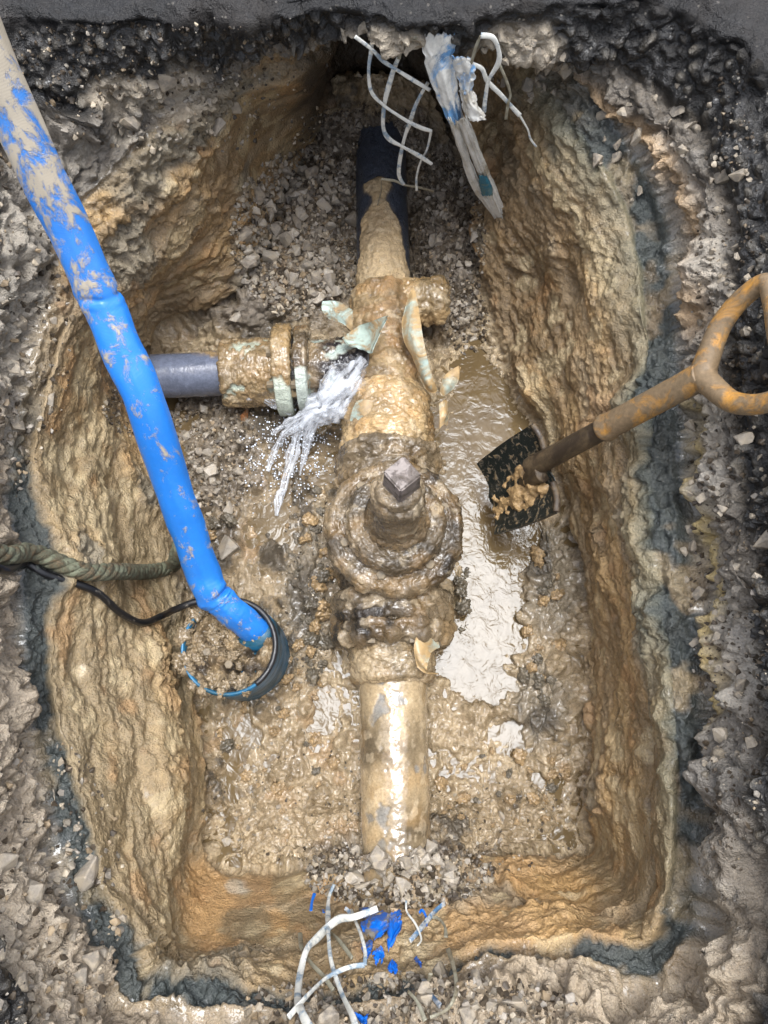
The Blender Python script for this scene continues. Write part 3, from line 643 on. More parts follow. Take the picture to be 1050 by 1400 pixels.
# ------------------------------------------------------------------ torn coating flaps: thin bent sheets
def sheet(name, rows_, mat, parent, thick=.0022, nu=18, nv=14, wob=.0015, seed=0, rag=0.0):
    """rows of points -> a smooth sheet with two sides and an edge"""
    R_ = [catmull(r, nv) for r in rows_]; R_ = np.array(R_)
    Gs = np.stack([catmull(R_[:, j], nu) for j in range(nv)], 1)
    n = grid_normals(Gs, False); k = fbm(Gs.reshape(-1, 3) * 60, 2, seed).reshape(nu, nv)
    if rag:                                            # torn edges and lengthwise creases
        iu, iv_ = np.meshgrid(np.arange(nu), np.arange(nv), indexing='ij')
        k = fbm(np.stack([iu / nu * 3., iv_ / nv * 9., iu * 0. + seed], -1).reshape(-1, 3), 2, seed).reshape(nu, nv)
        eu = rag * fbm(np.stack([iu * .16, iv_ * 0. + seed, iu * 0.], -1).reshape(-1, 3), 3, seed + 3).reshape(nu, nv)
        sv_ = np.gradient(Gs, axis=1) * nv; ev = rag * fbm(np.stack([iv_ * .6, iu * 0. + seed, iu * 0.], -1).reshape(-1, 3), 2, seed + 5).reshape(nu, nv)
        su = np.gradient(Gs, axis=0) * nu; vv_ = (iv_ / (nv - 1) - .5) * 2; uu_ = (iu / (nu - 1) - .5) * 2
        Gs = Gs + sv_ * (eu * vv_)[..., None] * .5 + su * (ev * np.abs(uu_) ** 4 * np.sign(uu_))[..., None] * .35
    Gs = Gs + n * (k * wob)[..., None]
    T = (Gs + n * thick / 2).reshape(-1, 3); B = (Gs - n * thick / 2).reshape(-1, 3); F = grid_faces(nu, nv); o = len(T)
    rim = list(range(nv)) + [i * nv + nv - 1 for i in range(1, nu)] + [(nu - 1) * nv + j for j in range(nv - 2, -1, -1)] + [i * nv for i in range(nu - 2, 0, -1)]
    E = [[rim[i], rim[(i + 1) % len(rim)], o + rim[(i + 1) % len(rim)], o + rim[i]] for i in range(len(rim))]
    return add(name, mesh_from(name, np.concatenate([T, B]), np.concatenate([F, F[:, ::-1] + o, np.array(E)]), mat), parent)
M['flap'] = dirty('torn_coating', lin(170, 186, 176), lin(160, 136, 100), .3, .47, .58, 26, bump=.0014, rough_dirt=.4)
M['flapmud'] = dirty('torn_coating_muddy', lin(170, 186, 176), lin(176, 148, 106), .3, .36, .5, 16, bump=.0015, rough_dirt=.35)
def fl_(*rows_): return [[P(*p) for p in r] for r in rows_]
sheet('coating_flap', fl_([(441,412,.16),(440,424,.16),(450,436,.145)], [(462,412,.165),(462,428,.155),(468,442,.14)], [(482,424,.15),(482,440,.14),(484,456,.125)]), M['flap'], tee, seed=1)
sheet('coating_flap', fl_([(530,431,.20),(529,433,.20),(528,436,.198)], [(506,440,.165),(510,452,.16),(513,470,.175)], [(490,446,.135),(494,462,.14),(508,483,.17)], [(468,462,.145),(478,472,.148),(500,478,.15)]), M['flap'], tee, seed=2)
sheet('coating_flap', fl_([(563,394,.15),(565,394,.15),(567,396,.15)], [(552,430,.145),(562,432,.165),(575,440,.165)], [(552,462,.145),(565,466,.165),(580,470,.16)], [(566,492,.13),(576,498,.14),(587,500,.14)], [(577,520,.11),(586,526,.12),(594,522,.12)], [(584,534,.10),(592,537,.10),(599,533,.10)]), M['flapmud'], tee, seed=3, nu=26)
sheet('coating_flap', fl_([(602,536,.11),(604,540,.11),(606,542,.11)], [(606,518,.125),(614,524,.13),(620,530,.12)], [(614,508,.135),(620,514,.135),(627,520,.13)], [(627,500,.145),(628,501,.145),(629,503,.145)]), M['flapmud'], tee, seed=4)
sheet('coating_flap', fl_([(488,548,.13),(500,546,.135),(512,548,.135)], [(482,562,.12),(492,562,.13),(506,566,.135)], [(476,590,.10),(482,592,.105),(490,594,.11)], [(474,602,.09),(477,602,.092),(480,602,.095)]), M['flap'], tee, seed=5)
sheet('coating_flap', fl_([(590,860,.135),(597,870,.12),(600,885,.11)], [(572,866,.145),(580,880,.14),(588,894,.13)], [(566,885,.145),(574,902,.145),(584,916,.14)], [(570,912,.135),(582,920,.13),(600,921,.115)]), M['flapmud'], valve, seed=6)
sheet('coating_flap', fl_([(610,545,.12),(606,548,.13),(600,552,.13)], [(612,565,.115),(608,568,.128),(601,572,.128)], [(610,582,.11),(606,580,.12),(600,586,.12)]), M['flapmud'], tee, seed=7)

# ================================================================== PUMP, HOSE, CABLE, ROPE
pc = P(313, 884, .15); PR = .076
pump = thing('submersible_pump', 'dark blue submersible pump half sunk in mud with dirt-filled top', 'pump', (pc[0], pc[1], 0))
M['pumppaint'] = dirty('scuffed_blue_paint', lin(16, 104, 146), lin(34, 74, 88), .3, .46, .66, 18, (1, 1, 2.2), .0008, .5, second=lin(22, 76, 98))
def lathe(name, c, prof, mat, parent, ns=64, wob=0, seed=0, col=None):
    th = np.linspace(0, 2 * math.pi, ns, endpoint=False); c = np.asarray(c)
    Gs = np.array([[c + np.array([r * math.cos(a), r * math.sin(a), z]) for a in th] for z, r in prof])
    return add(name, mesh_from(name, Gs.reshape(-1, 3), grid_faces(len(prof), ns, True), mat), parent)
pbody = lathe('body', (pc[0], pc[1], 0), [(-.03, PR * 1.0), (.02, PR * 1.01), (.10, PR), (.142, PR), (.15, PR * .985), (.153, PR * .95), (.148, PR * .91), (.12, PR * .9), (.11, .001)], M['pumppaint'], pump, 96)
th = np.linspace(0, 2 * math.pi, 73)[:-1]
tube('rim_seal', [(pc[0] + PR * .955 * math.cos(a), pc[1] + PR * .955 * math.sin(a), .153) for a in np.linspace(-.9, 1.9, 60)], .0045, M['rubber'], pbody, nseg=10)
# packed dirt in the pump top
nn = 90; rr = np.linspace(0.01, 1, nn); Gs = np.array([[(pc[0] + PR * .9 * r * math.cos(a), pc[1] + PR * .9 * r * math.sin(a), .128) for a in np.linspace(0, 2 * math.pi, 160, endpoint=False)] for r in rr])
Vd = Gs.reshape(-1, 3); wa, ida = worley(Vd * 55, 61); nb = fbm(Vd * 40, 4, 62)
Vd = Vd + np.array([0, 0, 1.]) * (.017 * nb + .012 * ida * sm(.66, .35, wa) + .007 * fbm(Vd * 130, 3, 63) + .003 + .010 * sm(0.02, -.03, Vd[:, 0] - pc[0] + .2 * (Vd[:, 1] - pc[1])))[:, None]
cdirt = np.outer(1 - ida, lin(150, 130, 100)) + np.outer(ida, lin(112, 94, 70)); cdirt = mixc(cdirt, lin(70, 60, 48), sm(-.1, .5, -nb))
cdirt = mixc(cdirt, lin(176, 164, 140), sm(.2, .6, nb) * .5)
pdirt = add('packed_dirt', mesh_from('packed_dirt', Vd, grid_faces(nn, 160, True), M['mud'], cdirt, np.full(len(Vd), .35), np.full(len(Vd), 1.0)), pump)
for (a, b, z) in ((276, 841, .140), (313, 909, .146), (283, 892, .142)):
    hexprism('bolt', P(a, b, z), (.1, .05, 1), .007, .007, M['mudbolt'], pdirt)
c_ = P(346, 858, .135)
tube('outlet', [c_ + np.array([.012, -.01, -.03]), c_], .031, M['pumppaint'], pump, nseg=32)

M['hose'] = None
def hose_material():
    m, nt, b = new_mat('blue_layflat_hose')
    tc = nt.nodes.new('ShaderNodeTexCoord').outputs['Object']; sep = nt.nodes.new('ShaderNodeSeparateXYZ'); nt.links.new(tc, sep.inputs[0])
    mp = nt.nodes.new('ShaderNodeMapping'); mp.inputs['Rotation'].default_value = (.85, .12, 0); mp.inputs['Scale'].default_value = (1, 1, .38); nt.links.new(tc, mp.inputs['Vector'])
    n = noise_node(nt, 42, 8, 0.74, mp.outputs[0], 0.3); n2 = noise_node(nt, 11, 5, 0.65, tc); n3 = noise_node(nt, 140, 4, .6, tc)
    # more dried slurry towards the upper end, which lies outside the pit
    hgt = ramp(nt, math_node(nt, 'ADD', sep.outputs[2], math_node(nt, 'MULTIPLY', math_node(nt, 'SUBTRACT', n2.outputs[0], .5), .16)), [(.0, (.09,) * 3), (.30, (.075,) * 3), (.50, (.075,) * 3), (.55, (.14,) * 3), (.61, (.13,) * 3), (.66, (.19,) * 3), (.72, (.25,) * 3)])
    k = math_node(nt, 'ADD', n.outputs[0], hgt); k = ramp(nt, k, [(.62, (0, 0, 0)), (.72, (1, 1, 1))])
    base = mix_rgb(nt, 'MULTIPLY', .35, tuple(lin(0, 112, 204)), ramp(nt, n3.outputs[0], [(.3, (.8,) * 3), (.7, (1.1,) * 3)]))
    base = mix_rgb(nt, 'MIX', ramp(nt, n.outputs[0], [(.45, (0, 0, 0)), (.66, (.22,) * 3)]), base, tuple(lin(70, 138, 190)))
    hz = mix_rgb(nt, 'MIX', math_node(nt, 'MULTIPLY', hgt, 1.3, True), base, tuple(lin(120, 160, 200)))
    dirt = mix_rgb(nt, 'MIX', n2.outputs[0], tuple(lin(184, 174, 156)), tuple(lin(156, 144, 126)))
    nt.links.new(mix_rgb(nt, 'MIX', k, hz, dirt), b.inputs['Base Color'])
    nt.links.new(math_node(nt, 'ADD', math_node(nt, 'MULTIPLY', k, .4), .3), b.inputs['Roughness'])
    w = nt.nodes.new('ShaderNodeTexWave'); w.inputs['Scale'].default_value = 130; w.bands_direction = 'Z'; w.inputs['Distortion'].default_value = 2.5; nt.links.new(tc, w.inputs['Vector'])
    h = math_node(nt, 'ADD', math_node(nt, 'MULTIPLY', k, 1.2), math_node(nt, 'MULTIPLY', w.outputs['Fac'], .06))
    bp = nt.nodes.new('ShaderNodeBump'); bp.inputs['Distance'].default_value = .0012; bp.inputs['Strength'].default_value = .7; nt.links.new(h, bp.inputs['Height']); nt.links.new(bp.outputs[0], b.inputs['Normal'])
    return m
hp = [(-70,-50,.80),(-20,70,.735),(38,200,.655),(87,300,.585),(135,404,.51),(166,478,.47),(198,550,.43),(232,655,.335),(255,720,.275),(274,775,.222),(288,808,.198),(312,832,.175),(334,850,.152),(350,864,.13)]
hpw = catmull([P(*p) for p in hp], 420)
hr = np.full(420, .0262)
th = np.linspace(0, 2 * math.pi, 64, endpoint=False); HV = []
tan = np.gradient(hpw, axis=0); HT = np.arange(420) / 419 * (len(hp) - 1)
for i in range(420):
    d, s, u = frame(tan[i], (1, 0, 0)); t = HT[i]
    rr_ = np.full(64, .0262)
    rr_ = rr_ + .0016 * np.exp(-((np.angle(np.exp(1j * (th - .25)))) / .16) ** 2) + .0012 * np.exp(-((np.angle(np.exp(1j * (th - 1.75)))) / .16) ** 2)   # folded edges
    k1 = np.exp(-((t - 4.02) / .07) ** 2); k1 = np.exp(-((t - 4.02 - .05 * np.sin(th * 2)) / .045) ** 2); rr_ = rr_ - .0045 * k1 * (np.cos(th * 3 + .6) * .5 + .6) + .0012 * np.exp(-((t - 4.16 - .05 * np.sin(th * 2)) / .06) ** 2)
    k2 = np.exp(-((t - 10.25) / .10) ** 2); rr_ = rr_ - k2 * (.009 * np.clip(np.sin(th + .3), 0, 1) ** 2 - .003 * np.clip(-np.sin(th), 0, 1)) - .0015 * np.exp(-((t - 10.5) / .05) ** 2)
    wr = .25 + np.exp(-((t - 10.3) / .5) ** 2) + .8 * np.exp(-((t - 4.05) / .3) ** 2)
    rr_ = rr_ + .0008 * np.sin(t * 5 + np.cos(th) * 2) + .0022 * wr * fbm(np.stack([np.cos(th) * 1.2, np.sin(th) * 1.2, np.full(64, t * 3.5)], 1), 3, 77)
    HV.append(hpw[i] + rr_[:, None] * (np.cos(th)[:, None] * s * .74 + np.sin(th)[:, None] * u * 1.0))
HV = np.array(HV)
hose = tag(add('layflat_hose', mesh_from('layflat_hose', HV.reshape(-1, 3), grid_faces(420, 64, True), hose_material())), 'bright blue layflat discharge hose slanting down from upper left into the pump', 'hose')

def on_surface(pts, lift):
    return [hit(a, b, lift)[0] for a, b in pts]
cp = on_surface([(-60,762),(0,770),(35,776),(70,786),(115,808)], .013)
cp += [hit(155, 838, .012)[0], hit(188, 857, .012)[0], hit(212, 850, .014)[0], P(240, 833, .155), P(268, 823, .165), P(290, 826, .158), P(305, 838, .14)]
tag(tube('power_cable', cp, .0055, dirty('cable_rubber', lin(24, 24, 26), lin(150, 140, 124), .35, .58, .66, 30, bump=.0006), None, nseg=14, n=160), 'thin black power cable curling across the left wall to the pump', 'cable')
# twisted rope: three strands
rp = np.array(catmull(on_surface([(-60,748),(0,756),(50,764),(100,774),(150,784),(195,786),(225,777)], .013) + [P(243, 757, .13), P(248, 730, .12)], 260))
rope = thing('lifting_rope', 'thick muddy grey-green rope lying across the left wall behind the hose', 'rope', rp[130])
M['rope'] = dirty('muddy_rope', lin(104, 106, 86), lin(96, 82, 60), .8, .45, .6, 60, bump=.002, rough_dirt=.7)
tan = np.gradient(rp, axis=0); Ls = np.concatenate([[0], np.cumsum(np.linalg.norm(np.diff(rp, axis=0), axis=1))])
for k in range(4):
    pts = []
    for i in range(260):
        d, s, u = frame(tan[i]); a = Ls[i] * 110 + k * math.pi / 2
        pts.append(rp[i] + .0066 * (math.cos(a) * s + math.sin(a) * u))
    tube('strand', pts, .0066, M['rope'], rope, nseg=10)

# ================================================================== SPADE
sa = P(742, 631, .215); sb = P(962, 513, .51); sd = (sb - sa) / np.linalg.norm(sb - sa)
spade = thing('spade', 'muddy spade with orange D-grip standing in the puddle against right wall', 'spade', P(690, 655, 0))
M['grip'] = dirty('worn_orange_plastic', lin(192, 138, 62), lin(126, 106, 80), .38, .34, .5, 34, (1, 1, .6), .0008, .55)
M['shaft'] = dirty('dark_muddy_shaft', lin(56, 46, 36), lin(96, 80, 58), .4, .45, .62, 26, (1, 1, .4), .0008, .55)
M['blade'] = dirty('dark_steel_blade', lin(26, 33, 32), lin(140, 120, 88), .3, .54, .62, 85, bump=.002, rough_dirt=.4)
mid = sa + (sb - sa) * .44
tube('shaft', [sa - sd * .03, sa, (sa + mid) / 2, mid + sd * .02], [.0175, .017, .016, .0155], M['shaft'], spade, nseg=32, n=40)
tube('sleeve', [mid, mid + sd * .004, mid + sd * .012, mid + sd * .03, (mid + sb) / 2, sb - sd * .03, sb], [.017, .0195, .0195, .0182, .0176, .0172, .018], M['grip'], spade, nseg=36, n=60)
sY = np.array([0.05, 1.0, 0.12]); sY = sY - (sY @ sd) * sd; sY /= np.linalg.norm(sY)
def hd(a, b): return sb + sd * a + sY * b
loop = [hd(0, 0), hd(.012, .022), hd(.035, .050), hd(.068, .066), hd(.098, .066), hd(.104, .04), hd(.104, 0), hd(.104, -.04), hd(.098, -.066), hd(.068, -.066), hd(.035, -.050), hd(.012, -.022)]
nrm_h = np.cross(sd, sY)
tube('handle', loop, [.0155, .014, .0125, .0115, .0115, .012, .013, .012, .0115, .0115, .0125, .014], M['grip'], spade, nseg=24, n=170, closed=True, up=tuple(nrm_h), flat=(1, 1.0))
# blade: dished plate with rolled tread, below the shaft along its line
sYb = np.array([-.22, 1.0, 0.1]); sYb = sYb - (sYb @ sd) * sd; sYb /= np.linalg.norm(sYb)
bn = np.cross(sYb, sd); bn = bn if bn[2] > 0 else -bn
def bl(a, b, c=0): return sa + sd * (a - .004) + sYb * (b - .012) + bn * c
rows_ = []
for a, w_, e in ((.008, .074, .0), (-.03, .074, 0), (-.08, .073, 0), (-.12, .07, 0), (-.15, .068, .0), (-.165, .066, .0)):
    rows_.append([bl(a, w_ * t_, .016 * t_ * t_ - .012 + .008 * max(0, 1 - abs(t_) * 3)) for t_ in (-1, -.6, -.3, 0, .3, .6, 1)])
blade = sheet('blade', rows_, M['blade'], spade, thick=.0035, nu=40, nv=40, wob=.0006)
for sgn in (-1, 1):
    tube('tread', [bl(.008, sgn * .024, -.006), bl(.012, sgn * .05, -.002), bl(.010, sgn * .072, .005)], .0055, M['shaft'], blade, nseg=12, n=16, flat=(1, .8))
tube('socket', [bl(.0, 0, 0), bl(-.04, 0, -.004), bl(-.09, 0, -.010)], [.021, .015, .003], M['shaft'], spade, nseg=20, n=20, flat=(1, .7))
# lump of clay stuck on the blade
gu = np.linspace(-1, 1, 60); GG = np.array([[bl(-.085 + .085 * a, -.012 + .044 * b, .0) for b in gu] for a in gu]).reshape(-1, 3)
uu, vv = np.meshgrid(gu, gu, indexing='ij'); hh = np.clip(1 - np.hypot(uu, vv).ravel() ** 2 + .8 * fbm(GG * 45, 3, 71), -.3, 1)
VV = GG + bn * (-.012 + .016 * hh + .003 * fbm(GG * 120, 2, 72))[:, None]
add('clay_lump', mesh_from('clay_lump', VV, grid_faces(60, 60), M['mud'], np.tile(lin(168, 138, 96), (3600, 1)), np.full(3600, .4), np.full(3600, .4)), blade)

# ================================================================== MARKER TAPES WITH NETTING
M['net'] = dirty('white_netting', lin(212, 211, 202), lin(134, 152, 166), .5, .5, .6, 40, bump=.0006, rough_dirt=.5)
M['netd'] = dirty('muddy_netting', lin(150, 146, 128), lin(110, 100, 80), .5, .45, .6, 30, bump=.0006, rough_dirt=.6)
M['tapeb'] = dirty('dirty_blue_tape', lin(110, 160, 206), lin(206, 204, 196), .4, .44, .52, 18, (1, 1, .7), .0008, .5, second=lin(60, 84, 110))
M['tapew'] = dirty('dirty_white_tape', lin(212, 210, 202), lin(150, 138, 116), .45, .5, .64, 18, (1, 1, .5), .0008, .6)
M['blue'] = dirty('bright_blue_tape', lin(0, 104, 206), lin(128, 122, 110), .4, .54, .62, 26, bump=.0008, rough_dirt=.6)
T = lambda x, y: (460 + x / 3.75, 30 + y / 3.75)
tape = thing('marker_tape', 'torn blue and white warning tape with netting hanging from under the road slab', 'marker tape', PY(610, 70, .9))
def strand(pts, yy, r, mat, parent, conv=T, name='net_strand', **k):
    ys = yy if isinstance(yy, (list, tuple)) else (yy, yy); n = len(pts)
    w = [PY(*conv(*p), ys[0] + (ys[1] - ys[0]) * i / (n - 1)) for i, p in enumerate(pts)]
    rv = r * np.array([random.uniform(.75, 1.25) for _ in w]); return tube(name, w, rv, mat, parent, nseg=10, n=max(12, n * 8), flat=(1, .35), up=(0, -1, .4), **k)
for pts, yy, r, m in [
  ([(95,75),(180,140),(240,200),(300,240),(380,290),(480,350)], .905, .0042, 'net'),
  ([(185,60),(178,150),(165,250),(180,360),(245,430),(310,475),(375,515),(440,545),(490,560)], .91, .0042, 'net'),
  ([(318,185),(295,240),(265,340),(245,430),(240,540),(270,600),(340,640),(430,690),(490,730)], .915, .0046, 'net'),
  ([(470,310),(440,360),(405,430),(375,520),(350,590),(330,680),(320,780),(345,835)], .92, .0046, 'net'),
  ([(485,560),(465,650),(430,720),(410,800),(412,865)], .93, .0032, 'net'),
  ([(690,215),(745,240),(775,305),(840,370),(885,420),(940,480)], .89, .0046, 'net'),
  ([(940,480),(980,550),(995,600),(1025,640)], .89, .0022, 'net'),
  ([(740,70),(800,80),(830,140),(830,210),(780,300),(765,380),(755,465)], .885, .0044, 'net'),
  ([(835,215),(870,300),(892,370),(880,420),(868,500)], .885, .003, 'netd'),
  ([(230,805),(300,815),(345,835),(430,850),(500,870)], .94, .003, 'netd'),
  ([(320,190),(340,110),(400,80),(450,100)], .90, .0034, 'netd'),
  ([(690,215),(715,130),(740,70)], .885, .003, 'netd'),
  ([(860,1040),(930,1080),(975,1110)], .93, .002, 'netd'), ([(880,1080),(940,1170),(1010,1200),(1060,1225)], .93, .002, 'netd'), ([(230,810),(228,870),(210,940)], .95, .002, 'netd')]:
    strand(pts, yy, r * .72, M[m], tape)
def strip(name, centre, widths, yy, mat, parent, conv=T, seed=0, wob=.0035):
    n = len(centre); rows2 = []
    for i, (c, w_) in enumerate(zip(centre, widths)):
        y_ = yy[0] + (yy[1] - yy[0]) * i / (n - 1)
        rows2.append([PY(*conv(c[0] + w_ * k, c[1] + (0 if i else 0)), y_ - .008 * (1 - (2 * k) ** 2)) for k in (-.5, -.2, .2, .5)])
    return sheet(name, rows2, mat, parent, thick=.0012, nu=70, nv=24, wob=wob, seed=seed, rag=.35)
strip('tape_strip', [(535,60),(528,150),(540,250),(565,360),(590,450),(612,525)], [165,160,145,120,95,60], (.905, .88), M['tapeb'], tape, seed=1)
strip('tape_strip', [(640,180),(660,260),(665,330),(660,370)], [110,100,70,30], (.89, .885), M['tapeb'], tape, seed=2)
strip('tape_strip', [(665,350),(680,410),(705,460),(725,505)], [70,80,100,95], (.885, .875), M['tapew'], tape, seed=3)
strip('tape_strip', [(600,510),(630,620),(675,730),(730,860),(790,950),(840,1040)], [48,46,44,46,44,16], (.875, .92), M['tapew'], tape, seed=4)
strip('tape_strip', [(650,500),(690,620),(730,720),(775,830),(825,950),(880,1070)], [56,58,62,66,56,22], (.872, .915), M['tapew'], tape, seed=5)
strip('tape_strip', [(750,790),(765,840),(775,890)], [46,60,54], (.888, .895), dirty('teal_tape', lin(40, 104, 124), lin(110, 130, 124), .4, .5, .6, 26, bump=.0006), tape, seed=6, wob=.001)

T2 = lambda x, y: (350 + x / 3.5, 1200 + y / 3.5)
tape2 = thing('marker_tape', 'bright blue tape scraps with white netting in rubble at near wall', 'marker tape', P(530, 1290, .2))
def zat(py): return np.interp(py, [1200, 1240, 1290, 1340, 1400, 1440], [.11, .17, .25, .33, .41, .45])
def strand2(pts, lift, r, mat, name='net_strand'):
    w = []
    for p in pts:
        a, b = T2(*p); h_, n_ = hit(a, b); w.append(h_ + n_ * lift + (np.array([0, 0, CAM_H]) - h_) * .012)
    w = np.array(w); ws = w.copy(); ws[1:-1] = .5 * w[1:-1] + .25 * (w[:-2] + w[2:])
    return tube(name, ws, r * np.array([random.uniform(.7, 1.3) for _ in ws]), mat, tape2, nseg=10, n=max(12, len(pts) * 8), flat=(1, .4))
for pts, lf, r, m in [
  ([(390,70),(355,130),(362,250),(375,340),(390,440),(400,560),(412,700),(415,760)], .03, .0042, 'net'),
  ([(575,220),(500,240),(430,258),(360,295),(290,345),(235,410),(210,480),(220,570),(238,680),(242,740)], .035, .0056, 'net'),
  ([(500,150),(502,240),(515,320),(540,400),(550,450)], .022, .0034, 'net'),
  ([(215,690),(260,600),(320,535),(400,495),(480,465),(550,450)], .022, .004, 'net'),
  ([(205,290),(225,370),(270,440),(340,500),(380,545)], .012, .0034, 'netd'),
  ([(330,260),(400,320),(470,385)], .014, .003, 'netd'), ([(410,160),(440,200),(470,225)], .02, .003, 'tapeb'),
  ([(265,205),(275,150),(272,120)], .02, .0032, 'blue'), ([(340,170),(315,215)], .02, .003, 'blue'),
  ([(695,175),(750,220),(790,280),(798,360),(795,410)], .03, .002, 'net'),
  ([(870,110),(830,180),(780,240),(740,320)], .02, .005, 'tapeb'),
  ([(740,180),(800,170),(820,210),(800,250)], .02, .002, 'blue'),
  ([(830,210),(890,200),(920,260),(900,320)], .015, .0028, 'netd'), ([(905,370),(945,450),(945,560),(910,640),(850,690)], .015, .003, 'netd'),
  ([(760,545),(780,620),(810,700)], .015, .0028, 'netd'), ([(770,530),(820,500),(860,478)], .02, .0025, 'netd'), ([(810,515),(860,560),(915,610)], .012, .004, 'tapeb'),
  ([(380,590),(330,650),(300,700)], .008, .0022, 'netd')]:
    strand2(pts, lf * .7, r * .78, M[m])
def strip2(centre, widths, lift, mat, seed=0):
    rows2 = []
    for c, w_ in zip(centre, widths):
        r_ = []
        for k in (-.5, -.2, .2, .5):
            a, b = T2(c[0] + w_ * k, c[1] + 14 * math.sin(k * 5 + seed)); h_, n_ = hit(a, b); r_.append(h_ + (np.array([0, 0, CAM_H]) - h_) * (.008 + lift * .4))
        rows2.append(r_)
    sheet('tape_scrap', rows2, mat, tape2, thick=.0012, nu=36, nv=24, wob=.002, seed=seed, rag=.7)
strip2([(595,155),(590,190),(575,235),(560,278)], [180,170,140,90], .01, M['blue'], 1)
strip2([(660,190),(665,240),(650,290),(640,325)], [70,60,44,24], .014, M['blue'], 2)
strip2([(530,310),(532,345),(535,380)], [50,44,20], .01, M['blue'], 3); strip2([(585,340),(590,375),(588,400)], [40,50,24], .008, M['blue'], 4)
strip2([(655,405),(655,430),(660,455)], [40,44,16], .008, M['blue'], 5)
strip2([(775,395),(780,415)], [40,26], .008, M['blue'], 6); strip2([(500,655),(510,690)], [70,50], .006, M['blue'], 7)

# ================================================================== ESCAPING WATER
def jet_material():
    m, nt, b = new_mat('spraying_water')
    fl = nt.nodes.new('ShaderNodeAttribute'); fl.attribute_name = 'col'
    n = noise_node(nt, 1.0, 4, .6, fl.outputs['Vector'], .4)
    b.inputs['Base Color'].default_value = (.9, .94, 1.0, 1); b.inputs['Roughness'].default_value = .2; b.inputs['IOR'].default_value = 1.33
    nt.links.new(ramp(nt, n.outputs[0], [(.36, (.0,) * 3), (.74, (.7,) * 3)]), b.inputs['Alpha'])
    bp = nt.nodes.new('ShaderNodeBump'); bp.inputs['Distance'].default_value = .001; nt.links.new(n.outputs[0], bp.inputs['Height']); nt.links.new(bp.outputs[0], b.inputs['Normal'])
    return m
M['jet'] = jet_material()
leak = thing('water_spray', 'white water spraying from the cracked joint left of the tee', 'water', P(450, 560, .05))
def jet(pts, rads, seed, nz=.005, nseg=28):
    w = [P(*p) for p in pts]
    V_, F_ = sweep_pts(w, rads, nseg=nseg, n=90, cap=True)
    c = np.repeat(catmull(w, 90), nseg, 0); c = np.concatenate([c, c[:1], c[-1:]]) if len(V_) > len(c) else c
    d_ = V_ - c; V_ = c + d_ * (1 + .5 * fbm(V_ * 40, 2, seed) + .12 * fbm(V_ * 120, 2, seed + 4))[:, None]
    q_ = np.repeat(np.arange(90) / 90 * 3.2 + seed * 3, nseg); a_ = np.tile(np.arange(nseg) / nseg * 2 * math.pi, 90)
    fc = np.stack([q_, np.cos(a_) * 2.6 + 5, np.sin(a_) * 2.6 + 5], 1); fc = np.concatenate([fc, fc[:1], fc[-1:]])
    me = quads_to_mesh('jet', V_, F_, M['jet']); at_ = me.attributes.new('col', 'FLOAT_VECTOR', 'POINT'); at_.data.foreach_set('vector', fc.astype(np.float32).ravel())
    add('jet', me, leak)
jet([(478,530,.085),(462,540,.10),(445,552,.10),(430,566,.085),(418,584,.05)], [.010,.022,.028,.022,.012], 1)
jet([(490,520,.10),(476,540,.105),(462,556,.10),(448,566,.09)], [.012,.020,.02,.008], 2)
jet([(440,558,.10),(420,572,.085),(408,592,.055),(400,622,.03),(392,650,.012),(386,676,.0)], [.018,.015,.011,.009,.008,.006], 3)
jet([(420,570,.08),(396,588,.055),(380,606,.03),(371,628,.008),(366,644,.0)], [.010,.009,.006,.005,.003], 4)
jet([(386,668,.004),(381,684,.0),(378,705,-.004)], [.007,.008,.004], 5)
jet([(398,566,.05),(382,556,.06),(366,545,.06),(352,536,.05)], [.004,.008,.010,.004], 6)
jet([(492,498,.108),(474,520,.118),(455,540,.118),(438,556,.105)], [.016,.030,.032,.014], 12)
jet([(486,540,.10),(470,556,.10),(450,568,.085),(430,580,.05)], [.008,.014,.016,.006], 13)
jet([(440,560,.09),(425,590,.06),(416,620,.03),(410,650,.006)], [.006,.008,.006,.003], 14)
jet([(450,556,.10),(418,566,.09),(394,578,.06),(374,592,.03)], [.008,.010,.008,.003], 15)
jet([(352,530,.08),(342,540,.07),(334,548,.05)], [.008,.009,.003], 7)
dv, df = [], []
bm = bmesh.new(); bmesh.ops.create_icosphere(bm, subdivisions=1, radius=1); iv = np.array([x.co[:] for x in bm.verts]); ifc = np.array([[y.index for y in x.verts] for x in bm.faces]); bm.free()
for i in range(900):
    t = random.random(); a = random.gauss(425 - 40 * t, 30); b = random.gauss(570 + 70 * t, 32); r = random.choice((.0008, .001, .0014, .002))
    h_ = hit(a, b)[0]; c = h_ + (np.array([0, 0, CAM_H]) - h_) * (random.uniform(.0, .06) if i < 500 else .002)
    df.append(ifc + len(dv) * len(iv)); dv.append(iv * r * np.array([1, 1, 1.3]) + c)
M['drop'] = plain('water_drops', (.8, .86, .95), .1, 50, .1)
dr = add('droplets', mesh_from('droplets', np.concatenate(dv), np.concatenate(df), M['drop']), leak); dr['kind'] = 'stuff'

